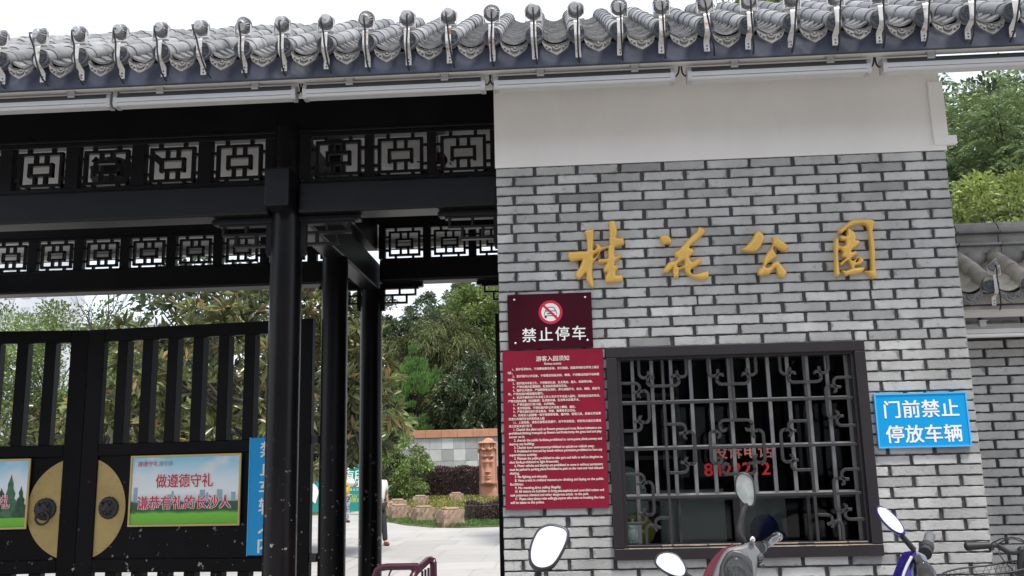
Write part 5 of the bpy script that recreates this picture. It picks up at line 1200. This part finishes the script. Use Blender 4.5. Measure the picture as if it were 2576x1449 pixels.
chain((-4.95, 23.8, .3), (-4.45, 22.5, .3), 'iron chain between the second and third stone bollards')

# carved head on a sandstone post
t = thing('carved_post', (-3.62, 38.45, 0), 'orange sandstone post carved as a long solemn face', 'statue')
NU, NV = 72, 150; vs = []; HW, HH = .425, 2.74
def gs(u, v, cu, cv, su, sv): return math.exp(-((u-cu)/su)**2-((v-cv)/sv)**2)
def sst(a, b, x): q = min(1, max(0, (x-a)/(b-a))); return q*q*(3-2*q)
for j in range(NV+1):
    v = j/NV
    for i in range(NU):
        a = 2*math.pi*i/NU; cx_, sy_ = math.cos(a), math.sin(a)
        bx_ = math.copysign(abs(cx_)**.55, cx_); by_ = math.copysign(abs(sy_)**.7, sy_)
        r_ = 1.0
        if v > .3: r_ *= 1-.04*sst(.3, .36, v)
        if v > .965: r_ *= 1-.3*((v-.965)/.035)**2
        x = bx_*HW*r_; y = by_*.3*r_; z = v*HH
        if sy_ < 0:
            u = x/HW; f = 0
            face = sst(.25, .3, v)*(1-sst(.86, .9, v))*(1-sst(.66, .9, abs(u)))
            f += .09*face
            f += .14*math.exp(-(u/.11)**2)*sst(.462, .49, v)*(1-sst(.7, .78, v))*(1.1-.75*(v-.47)/.3) + .05*gs(abs(u), v, .13, .482, .1, .016)
            f += .05*gs(abs(u), v, .34, .748, .26, .016) + .03*gs(abs(u), v, .12, .725, .08, .02)
            f -= .07*gs(abs(u), v, .34, .705, .24, .026); f += .055*gs(abs(u), v, .34, .665, .2, .024); f -= .04*gs(abs(u), v, .34, .664, .2, .007)
            f -= .03*gs(abs(u), v, .33, .56, .2, .06)
            f += .065*gs(u, v, 0, .416, .22, .012)+.07*gs(u, v, 0, .386, .19, .014)-.05*gs(u, v, 0, .402, .26, .006)
            f += .06*gs(u, v, 0, .315, .26, .024)
            hl = .845+.02*math.cos(u*9)
            hair = sst(hl, hl+.02, v)
            f += hair*(.1+.035*math.cos(u*24))
            f += .07*sst(.955, .965, v)
            f += .06*sst(.86, .93, abs(u))*sst(.2, .3, v)
            f -= .04*gs(u, v, 0, .235, .7, .035); f += .04*gs(u, v, -.02, .2, .07, .012)
            y -= f*1.7
        vs.append((-3.62+x, 38.45+y, z))
fs = [(j*NU+i, j*NU+(i+1) % NU, (j+1)*NU+(i+1) % NU, (j+1)*NU+i) for j in range(NV) for i in range(NU)]+[tuple(NV*NU+i for i in range(NU))]
m = MB(); m.add(vs, fs, 1, True); m.build('carved_face', 'totem', t)
m = MB(); m.ell((-3.58, 38.38, 2.74), .25, .22, .16, 18, 10); m.tube([(-4.02, 38.2, 2.62), (-3.78, 38.02, 2.7), (-3.5, 38.0, 2.7), (-3.22, 38.2, 2.62)], [.05, .075, .075, .05], 10); m.tube([(-4.02, 38.3, 2.42), (-4.06, 38.3, 2.3), (-4.03, 38.28, 2.2)], [.05, .055, .02], 8); m.tube([(-3.22, 38.3, 2.42), (-3.2, 38.3, 2.2), (-3.22, 38.28, 2.0)], [.05, .055, .02], 8); m.build('hair_bun', 'totem', t)

# teal event board
t = thing('event_board', (-8.0, 28.45, 0), 'teal event board with white and lime characters behind the columns', 'board')
z2 = lambda cx, cy: at((1240+cx/2.57)*.62890625, (1740+cy/2.57)*.62890625, 28.45)
a, b = z2(-40, 300), z2(640, 820)
m = MB(); m.box(a.x, b.x, 28.46, 28.52, .12, a.z); m.build('panel', 'teal', t)
m = MB()
for x in (a.x+.1, b.x-.1): m.box(x-.03, x+.03, 28.53, 28.58, 0, a.z)
m.build('leg', 'iron', t)
m = MB(); p = z2(388, 333); m.lathe([(.075, 0), (.075, .004)], (p.x, 28.458, p.z), ax=FRONT, n=20, smooth=False); p = z2(408, 343); text(m, '2013', (p.x, 28.455, p.z), X, Z, .1, bold=.03); p = z2(360, 450); text(m, '有印', (p.x, 28.455, p.z), X, Z, .36, bold=.03); p = z2(350, 528); text(m, '家乐', (p.x, 28.455, p.z), X, Z, .36, bold=.03); p = z2(410, 572); text(m, '盛 会 迎', (p.x, 28.455, p.z), X, Z, .09); m.build('lettering', 'white', t, fix=False)
m = MB(); p = z2(388, 652); text(m, '当日门票', (p.x, 28.455, p.z), X, Z, .16, bold=.02); p = z2(388, 690); text(m, '免费观赏', (p.x, 28.455, p.z), X, Z, .16, bold=.02); m.build('lettering', 'lime', t, fix=False)
m = MB(); p = z2(58, 560); m.prism([p+Vector((-.2, -.004, .35)), p+Vector((.05, -.004, .1)), p+Vector((.12, -.004, -.1)), p+Vector((.0, -.004, -.5)), p+Vector((-.25, -.004, -.3))], (0, .002, 0)); m.build('printed_figure', 'white', t)

# ------------------------------------------------------------------ people
def skin_mesh(name, mat, parent, J, E, sub=2):
    names = list(J); me = bpy.data.meshes.new(name)
    me.from_pydata([J[n_][0] for n_ in names], [(names.index(a), names.index(b)) for a, b in E], [])
    o = bpy.data.objects.new(name, me); COL.objects.link(o)
    o.modifiers.new('skin', 'SKIN'); 
    for i, n_ in enumerate(names):
        r_ = J[n_][1]; r_ = r_ if isinstance(r_, tuple) else (r_, r_)
        me.skin_vertices[0].data[i].radius = r_; me.skin_vertices[0].data[i].use_root = (i == 0)
    s_ = o.modifiers.new('sub', 'SUBSURF'); s_.levels = s_.render_levels = sub
    bpy.context.view_layer.update()
    me2 = bpy.data.meshes.new_from_object(o.evaluated_get(bpy.context.evaluated_depsgraph_get())); bpy.data.objects.remove(o)
    me2.name = name
    a = me2.attributes.new('tone', 'FLOAT', 'FACE'); a.data.foreach_set('value', np.ones(len(me2.polygons), np.float32))
    me2.polygons.foreach_set('use_smooth', np.ones(len(me2.polygons), bool)); me2.materials.clear(); me2.materials.append(M[mat])
    o = bpy.data.objects.new(name, me2); COL.objects.link(o); o.parent = parent; return o
def person(loc, yaw, label, H, arms, legs, top, top2, bottom, shoes):
    k = H/1.7; t = thing('person', loc, label, 'person'); t.rotation_euler = (0, 0, yaw); t.scale = (k, k, k)
    V = lambda *p: p
    # local: x to the person's left, -y forward
    hipL, hipR = (.09, 0, .9), (-.09, 0, .9)
    J = {'pelvis': ((0, 0, .93), (.15, .1)), 'waist': ((0, 0, 1.08), (.13, .09)), 'chest': ((0, .01, 1.28), (.16, .105)), 'neckb': ((0, .015, 1.42), (.07, .065)), 'neck': ((0, 0, 1.49), .05), 'jaw': ((0, -.015, 1.545), (.06, .072)), 'head': ((0, -.005, 1.62), (.074, .09)), 'crown': ((0, .005, 1.685), (.055, .065))}
    E = [('pelvis', 'waist'), ('waist', 'chest'), ('chest', 'neckb'), ('neckb', 'neck'), ('neck', 'jaw'), ('jaw', 'head'), ('head', 'crown')]
    for sd_, A, G in (('L', arms[0], legs[0]), ('R', arms[1], legs[1])):
        sx_ = 1 if sd_ == 'L' else -1
        J['sh'+sd_] = ((sx_*.17, .01, 1.385), .055); J['el'+sd_] = (A[0], .041); J['wr'+sd_] = (A[1], (.03, .026)); J['palm'+sd_] = (A[2], (.036, .02))
        E += [('chest', 'sh'+sd_), ('sh'+sd_, 'el'+sd_), ('el'+sd_, 'wr'+sd_), ('wr'+sd_, 'palm'+sd_)]
        w_, p_ = Vector(A[1]), Vector(A[2]); d = (p_-w_).normalized(); s_ = d.cross(Vector((1, 0, 0))); s_ = s_.normalized() if s_.length > .1 else Vector((0, 1, 0))
        for fi in range(4):
            q = p_+s_*(.026-.017*fi)+d*.02; L_ = (.07, .078, .073, .058)[fi]
            J['f%d%s' % (fi, sd_)] = (tuple(q+d*L_*.5+Vector((-sx_*.006, 0, 0))), .0088); J['g%d%s' % (fi, sd_)] = (tuple(q+d*L_+Vector((-sx_*.022, 0, 0))), .0075)
            E += [('palm'+sd_, 'f%d%s' % (fi, sd_)), ('f%d%s' % (fi, sd_), 'g%d%s' % (fi, sd_))]
        th = p_+s_*.045+d*.01; J['t'+sd_] = (tuple(th), .0095); E.append(('wr'+sd_, 't'+sd_)); J['u'+sd_] = (tuple(th+d*.035), .008); E.append(('t'+sd_, 'u'+sd_))
        J['hip'+sd_] = (hipL if sd_ == 'L' else hipR, .085); J['kn'+sd_] = (G[0], .055); J['an'+sd_] = (G[1], .038); J['toe'+sd_] = (G[2], (.038, .026))
        E += [('pelvis', 'hip'+sd_), ('hip'+sd_, 'kn'+sd_), ('kn'+sd_, 'an'+sd_), ('an'+sd_, 'toe'+sd_)]
    body = skin_mesh('body', 'skin', t, J, E)
    # nose, ears on the body mesh side: small child features
    m = MB(); m.ell((0, -.1, 1.615), .012, .018, .022, 8, 6); m.ell((.076, 0, 1.615), .01, .018, .03, 8, 6); m.ell((-.076, 0, 1.615), .01, .018, .03, 8, 6); m.build('face_detail', 'skin', body, local=True)
    m = MB(); 
    for sx_ in (-1, 1): m.ell((sx_*.03, -.086, 1.632), .012, .006, .006, 8, 5)
    m.ell((0, -.09, 1.565), .022, .006, .005, 8, 5); m.build('eyes_and_mouth', 'hair', body, local=True)
    m = MB(); m.ell((0, .016, 1.655), .086, .1, .075, 18, 12); m.build('hair', 'hair', body, local=True)
    Js = {'chest': ((0, .01, 1.27), (.185, .125)), 'waist': ((0, 0, 1.08), (.165, .115)), 'hem': ((0, 0, .93), (.17, .12)), 'neckb': ((0, .015, 1.41), (.09, .08))}
    Es = [('chest', 'waist'), ('chest', 'neckb')]
    for sd_, A in (('L', arms[0]), ('R', arms[1])):
        sx_ = 1 if sd_ == 'L' else -1; sh_ = Vector((sx_*.175, .01, 1.385)); Js['sh'+sd_] = (tuple(sh_), .075); Js['sl'+sd_] = (tuple(sh_.lerp(Vector(A[0]), .72)), .062); Es += [('chest', 'sh'+sd_), ('sh'+sd_, 'sl'+sd_)]
    Es2 = Es+[('waist', 'hem')]
    skin_mesh('shirt', top, t, Js, Es2)
    if top2:
        skin_mesh('shirt_lower', top2, t, {'waist': ((0, 0, 1.16), (.178, .128)), 'hem': ((0, 0, .92), (.178, .128))}, [('waist', 'hem')])
        for sd_, A in (('L', arms[0]), ('R', arms[1])):
            sx_ = 1 if sd_ == 'L' else -1; sh_ = Vector((sx_*.175, .01, 1.385)); skin_mesh('cuff', top2, t, {'a': (tuple(sh_.lerp(Vector(A[0]), .68)), .067), 'b': (tuple(sh_.lerp(Vector(A[0]), .88)), .066)}, [('a', 'b')])
    Jt = {'pelvis': ((0, 0, .9), (.16, .115))}; Et = []
    for sd_, G in (('L', legs[0]), ('R', legs[1])):
        sx_ = 1 if sd_ == 'L' else -1; Jt['hip'+sd_] = ((sx_*.088, 0, .86), .1); Jt['kn'+sd_] = (G[0], .074); Jt['an'+sd_] = (G[1], .062); Et += [('pelvis', 'hip'+sd_), ('hip'+sd_, 'kn'+sd_), ('kn'+sd_, 'an'+sd_)]
        an, toe = Vector(G[1]), Vector(G[2]); m = MB(); d = toe-an; m.ell(Vector(((an.x+toe.x)/2, (an.y+toe.y)/2-.01, toe.z+.012)), .05, .14, .05, 14, 8); m.build('shoe', shoes, t, local=True)
    skin_mesh('trousers', bottom, t, Jt, Et)
    return t
person((-4.05, 14.9, 0), math.radians(35), 'person in white and green short sleeved shirt and dark trousers walking behind a column', 1.6,
       [((.235, .06, 1.13), (.24, .03, .9), (.24, .02, .83)), ((-.235, -.04, 1.13), (-.22, -.14, .92), (-.22, -.17, .85))],
       [((.09, -.12, .5), (.09, -.2, .09), (.09, -.32, .03)), ((-.09, .03, .5), (-.09, .22, .12), (-.09, .12, .03))], 'shirtw', 'shirtg', 'trouser', 'shoe')
person((-6.83, 23.6, 0), math.radians(40), 'person in yellow top and patterned trousers seen between two columns, arms raised', 1.52,
       [((.3, -.1, 1.2), (.22, -.28, 1.36), (.18, -.32, 1.42)), ((-.24, -.05, 1.15), (-.12, -.25, 1.2), (-.06, -.3, 1.24))],
       [((.09, -.02, .5), (.09, .02, .09), (.09, -.1, .03)), ((-.09, -.02, .5), (-.09, .02, .09), (-.09, -.1, .03))], 'yellow', None, 'pattern', 'shoe')
m = MB(); m.ell((-6.6, 23.35, 1.2), .13, .1, .12, 14, 10); m.tube([(-6.67, 23.35, 1.3), (-6.63, 23.33, 1.4), (-6.57, 23.35, 1.3)], .008, 6); tag(m.build('handbag', 'shirtw', loc=(-6.6, 23.35, 1.08)), 'white bag held by the person in yellow', 'bag')

# ------------------------------------------------------------------ trees
def sph_pts(n): v = NR.normal(size=(n, 3)); return v/np.linalg.norm(v, axis=1, keepdims=True)
def tree(label, base, height, crown_c, crown_r, mat, n, L, W, K=60, cr=.35, trunk=.18, mat2=None, frac2=0, group=None, droop=.2, name='tree', tonev=.35, updir=.25, shell=.55, lowcut=None, rosette=0, cat='tree'):
    """tapered trunk, limbs to the clumps, leaves spread through clumps of the crown"""
    t = thing(name, base, label, cat, group); b = np.array(base, float); c = b+np.array(crown_c, float); r_ = np.array(crown_r, float)
    dirs = sph_pts(K); rad = (shell+(1-shell)*NR.random(K))[:, None]; C = c+dirs*r_*rad
    if lowcut is not None: C[:, 2] = np.maximum(C[:, 2], b[2]+lowcut+NR.random(K)*.3)
    rc = cr*NR.uniform(.6, 1.35, K)*min(r_)
    ct = NR.uniform(1-tonev, 1+tonev, K)
    k = NR.integers(0, K, n)
    if rosette:
        nr = n//rosette; kk = NR.integers(0, K, nr); off = sph_pts(nr)*(NR.random(nr)[:, None]**.4)*rc[kk][:, None]; Q = C[kk]+off
        kt = NR.uniform(.55, 1.45, nr); ax = off/(np.linalg.norm(off, axis=1, keepdims=True)+1e-6)+np.array([0, 0, .5])+(Q-c)/r_*.5; ax /= np.linalg.norm(ax, axis=1, keepdims=True)
        P = np.repeat(Q, rosette, 0); A = np.repeat(ax, rosette, 0); rr = sph_pts(len(P)); side = np.cross(A, rr); side /= np.linalg.norm(side, axis=1, keepdims=True)+1e-9
        D = side*NR.uniform(.6, 1.1, len(P))[:, None]+A*NR.uniform(.35, 1.0, len(P))[:, None]; tone = np.repeat(ct[kk]*kt, rosette)*NR.uniform(.8, 1.2, len(P)); n = len(P)
    else:
        off = sph_pts(n)*(NR.random(n)[:, None]**.45)*rc[k][:, None]; off[:, 2] *= .75; P = C[k]+off
        D = off/(rc[k][:, None])+(P-c)/r_*.5+np.array([0, 0, updir])+NR.normal(0, .45, (n, 3)); tone = ct[k]*NR.uniform(.75, 1.25, n)
    Ls = NR.uniform(.7, 1.25, n)*L; Ws = Ls*(W/L)
    if frac2:
        s2 = NR.random(n) < frac2; leafmesh('foliage', mat2, P[s2], D[s2], Ls[s2], Ws[s2], tone[s2], t, droop=droop); q = ~s2
        leafmesh('foliage', mat, P[q], D[q], Ls[q], Ws[q], tone[q], t, droop=droop)
    else: leafmesh('foliage', mat, P, D, Ls, Ws, tone, t, droop=droop)
    m = MB(); top = Vector(tuple(c)); bb = Vector(base); lean = Vector((R.uniform(-.1, .1), R.uniform(-.1, .1), 0))*trunk*4
    pth = [bb, bb.lerp(top, .35)+lean, bb.lerp(top, .7)-lean*.5, top, top+Vector((0, 0, r_[2]*.6))]
    m.tube(pth, [trunk*1.15, trunk*.85, trunk*.65, trunk*.4, trunk*.12], 10)
    for i in range(min(K, 34)):
        e = Vector(tuple(C[i])); s_ = bb.lerp(top, R.uniform(.5, 1)); mid = s_.lerp(e, .5)+Vector((R.uniform(-.1, .1), R.uniform(-.1, .1), .1))*min(r_)
        m.tube([s_, mid, e], [trunk*.3, trunk*.18, trunk*.05], 6)
    m.build('trunk', 'bark', t); return t
# broad magnolias behind the gate
tree('magnolia with big bronze backed leaves behind the right gate leaf', (-6.0, 12.6, 0), 6, (0, 0, 3.1), (2.9, 1.9, 2.35), 'leafmag', 8600, .3, .085, K=170, cr=.2, mat2='leafmagb', frac2=.2, rosette=10, shell=.62, lowcut=1.75, droop=.05, group='magnolias behind the gate', tonev=.5)
tree('small magnolia with bronze leaves near the timber column by the plaza', (-3.6, 12.0, 0), 6, (-.32, 0, 3.45), (.66, .8, 1.15), 'leafmag', 800, .29, .082, K=40, cr=.4, mat2='leafmagb', frac2=.25, rosette=10, shell=.3, droop=.05, group='magnolias behind the gate', trunk=.07)
tree('dark leaved magnolia farther behind, against the sky over the gate', (-9.2, 19, 0), 8, (0, 0, 5.2), (2.6, 2.2, 2.6), 'leafdark', 5400, .24, .1, K=80, cr=.3, rosette=6, shell=.4, group='magnolias behind the gate')
tree('bronze magnolia behind the left gate leaf', (-10.2, 14.5, 0), 5, (0, 0, 2.1), (2.4, 1.6, 1.8), 'leafmag', 4200, .28, .085, K=80, cr=.25, mat2='leafmagb', frac2=.2, rosette=10, shell=.5, group='magnolias behind the gate')
tree('light green camphor tree at far left over the gate', (-21.5, 33, 0), 9, (0, 0, 5.5), (5.2, 3.5, 3.4), 'leafcam', 36000, .17, .08, K=170, cr=.24)
tree('smaller yellow green tree left of the dark magnolia', (-17.0, 34, 0), 6, (0, 0, 4.2), (3.2, 2.6, 2.6), 'leaflight', 14000, .16, .08, K=80, cr=.25)
# round bush and woods beyond the plaza
tree('large round green bush beside the plaza bollards', (-8.35, 37.0, 0), 3.4, (0, 0, 1.5), (2.25, 2.0, 1.6), 'leafcam', 15000, .15, .07, K=130, cr=.22, name='bush', shell=.75, trunk=.08, tonev=.3, cat='bush')
tree('taller pale green shrub behind the round bush', (-8.9, 39.5, 0), 4.4, (0, 0, 2.4), (2.0, 1.7, 2.1), 'leafcam', 11000, .16, .07, K=80, cr=.26, name='bush', trunk=.08, cat='bush')
tree('bright green conical cypress behind the stone wall', (-8.8, 50.5, 0), 8.5, (0, 0, 4.9), (1.5, 1.4, 3.9), 'leafcyp', 17000, .22, .05, K=90, cr=.32, updir=2.4, droop=-.1, trunk=.15, tonev=.3)
tree('feathery drooping olive green tree above the cypress', (-8.2, 56, 0), 12, (0, 0, 8.6), (3.7, 3, 2.9), 'leafbam', 24000, .34, .045, K=120, cr=.25, droop=.7, updir=-.2)
tree('glossy dark broadleaf tree hanging at right of the gateway view', (-5.0, 49.5, 0), 9, (0, 0, 5.4), (2.6, 2.2, 3.0), 'leafdark', 17000, .26, .11, K=100, cr=.26, droop=.4, tonev=.4)
tree('light green spreading tree at upper right of the gateway view', (-5.2, 60, 0), 15, (0, 0, 11.6), (3.1, 3, 3.4), 'leafcam', 17000, .3, .13, K=80, cr=.28)
tree('dark tall tree behind the cypress at left of the gateway view', (-13.5, 58, 0), 14, (0, 0, 9), (3.4, 3, 4.6), 'leafdark', 22000, .3, .11, K=120, cr=.24, trunk=.25)
tree('thin dark tree against the bright sky in the gateway view', (-9.2, 68, 0), 18, (0, 0, 13), (4.2, 3, 3.8), 'leafdark', 9000, .34, .13, K=70, cr=.2, trunk=.22, shell=.3)
tree('dark understorey tree right above the stone wall', (-10.8, 51.5, 0), 6, (0, 0, 4.2), (2.4, 1.8, 2.4), 'leafdark', 14000, .22, .09, K=90, cr=.28)
tree('deep shaded tree behind the carved head', (-6.8, 53.5, 0), 7, (0, 0, 4.4), (2.8, 2, 2.6), 'leafdark', 14000, .24, .1, K=90, cr=.28)
tree('olive feathery shrub beside the cypress', (-6.9, 51, 0), 7, (0, 0, 5.0), (2.0, 1.8, 2.0), 'leafbam', 12000, .3, .05, K=80, cr=.3, droop=.5)
P = []; n_ = 60000                                              # the wood behind reads as one mass
Pw = np.column_stack([NR.uniform(-34, 14, n_), NR.uniform(70, 80, n_), NR.random(n_)**.8*13]); hm = 8.5+2.5*np.sin(Pw[:, 0]*.5)+1.5*np.sin(Pw[:, 0]*1.3+1); hm -= np.where(np.abs(Pw[:, 0]+13) < 3, 1.5, 0); keep = Pw[:, 2] < hm; Pw = Pw[keep]; n_ = len(Pw)
tag(leafmesh('distant_woodland', 'leafdark', Pw, NR.normal(0, 1, (n_, 3))+np.array([0, -.3, 0]), NR.uniform(.3, .6, n_), .2, NR.uniform(.5, 1.5, n_)), kind='stuff')
# trees over the boundary wall
def pinnate(label, base, c, r_, nleaf, LL_, mat, K=60):
    t = thing('tree', base, label, 'tree'); cc = np.array(base)+np.array(c); C = cc+sph_pts(K)*np.array(r_)*NR.uniform(.5, 1, (K, 1)); P = []; D = []; T = []
    for i in range(nleaf):
        k = NR.integers(0, K); o = C[k]+NR.normal(0, .22, 3); a = NR.uniform(0, 6.28); d = np.array([math.cos(a), math.sin(a), NR.uniform(-.2, .4)]); s_ = np.cross(d, [0, 0, 1]); s_ /= np.linalg.norm(s_); tn = NR.uniform(.7, 1.3)
        for j in range(9):
            f = (j+1)/9; p = o+d*LL_*f+np.array([0, 0, -.55])*LL_*f*f
            for sg in (-1, 1): P.append(p); D.append(s_*sg*.9+d*.5+np.array([0, 0, -.25])); T.append(tn*NR.uniform(.85, 1.15))
    leafmesh('foliage', mat, np.array(P), np.array(D), .105, .034, np.array(T), t)
    m = MB(); b = Vector(base); e = Vector(tuple(cc)); m.tube([b, b.lerp(e, .5)+Vector((.1, 0, 0)), e, e+Vector((0, 0, r_[2]*.5))], [.16, .12, .08, .03], 10)
    for i in range(min(K, 30)): q = Vector(tuple(C[i])); s_ = b.lerp(e, R.uniform(.55, 1)); m.tube([s_, s_.lerp(q, .5)+Vector((0, 0, .1)), q], [.04, .025, .008], 6)
    m.build('trunk', 'bark', t)
pinnate('tall tree with feather leaves against the sky, right of the gatehouse', (6.7, 8.2, 0), (0, 0, 5.25), (1.75, 1.7, 1.85), 1900, .42, 'leafpin', 110)
pinnate('darker feather leaved tree deeper at the right edge', (8.5, 10.5, 0), (0, 0, 5.9), (2.6, 1.6, 2.2), 1500, .42, 'leafpin', 100)
tree('dark full tree filling the gap behind the feather leaved trees', (9.7, 14.5, 0), 8, (0, 0, 6.9), (3.1, 2.2, 2.9), 'leafdark', 14000, .17, .075, K=110, cr=.3)
tree('bright young green tree just over the boundary wall coping', (5.2, 5.4, 0), 5, (0, 0, 3.75), (1.25, 1.1, 1.15), 'leaflight', 12000, .078, .034, K=90, cr=.22, shell=.7, tonev=.45, trunk=.07)
tree('second bright green tree farther right over the boundary wall', (7.1, 6.0, 0), 5, (0, 0, 3.6), (1.3, 1.1, 1.1), 'leaflight', 10000, .078, .034, K=80, cr=.22, shell=.7, tonev=.45, trunk=.07)
tree('green tree whose top shows over the gatehouse roof ridge', (2.7, 6.2, 0), 8, (0, 0, 6.75), (1.0, 1.0, .72), 'leafcam', 3200, .13, .05, K=50, cr=.3, trunk=.12)
tree('street tree standing in the plaza hidden behind the gatehouse', (1.6, 14.6, 0), 7, (0, 0, 5.6), (2.6, 2.4, 1.6), 'leafcam', 9000, .17, .08, K=60, cr=.3)
# bare twigs over the gate
m = MB()
def twig(p, d, L_, r_, dep):
    q = p+d*L_; mid = p.lerp(q, .5)+Vector((R.uniform(-.1, .1), 0, R.uniform(-.02, .12)))*L_; m.tube([p, mid, q], [r_, r_*.8, r_*.55], 6)
    if dep:
        for i in range(3): twig(p.lerp(q, R.uniform(.35, 1)), (d+Vector((R.uniform(-.7, .5), R.uniform(-.4, .4), R.uniform(-.5, .6)))).normalized(), L_*R.uniform(.45, .75), r_*.55, dep-1)
p0 = at(250, 870, 22)
m.tube([(p0.x+1.0, 22, 0), (p0.x+.6, 22, 2.2), tuple(p0)], [.07, .06, .05], 8); twig(p0, Vector((-.45, 0, .9)), 1.0, .035, 4); twig(p0, Vector((.25, 0, 1)), 1.1, .035, 4)
tag(m.build('bare_tree', 'bark', loc=(p0.x+1, 22, 0)), 'bare twiggy tree against the white sky over the gate', 'tree')

# pale buildings far off
def block(label, x0, x1, y, h, floors, bays, dep=12):
    t = thing('apartment_building', ((x0+x1)/2, y, 0), label, 'building'); m = MB(); m.box(x0, x1, y, y+dep, 0, h); m.build('wall', 'pale', t)
    m = MB(); m.box(x0-.3, x1+.3, y-.3, y+dep+.3, h, h+.5); m.build('roof', 'pale', t)
    fh = (h-1)/floors; bw_ = (x1-x0)/bays
    for f in range(max(0, floors-4), floors):
        for b_ in range(bays):
            w_ = MB().box(x0+bw_*(b_+.2), x0+bw_*(b_+.8), y-.06, y-.02, 1+fh*(f+.25), 1+fh*(f+.8)).build('window', 'palewin', t)
block('pale grey tower block far off at the left edge', -104, -90, 150, 42, 12, 5); block('low pale long block under the sky over the gate', -80, -58, 125, 23, 6, 8)
t = thing('street_building', (0, -30, 0), 'dark shop building across the road, seen only as a reflection in the panes', 'building')
m = MB(); m.box(-34, 34, -42, -30, 0, 13); m.build('wall', 'roomdark', t)
for f in range(3):
    for k in range(-6, 7): MB().box(k*5-1.4, k*5+1.4, -29.99, -29.9, 1+f*4.2, 3.6+f*4.2).build('window', 'palewin', t)
m = MB(); m.box(-34.5, 34.5, -42.5, -29.5, 13, 13.5); m.build('roof', 'mortar', t)
bpy.data.objects.remove(_to)
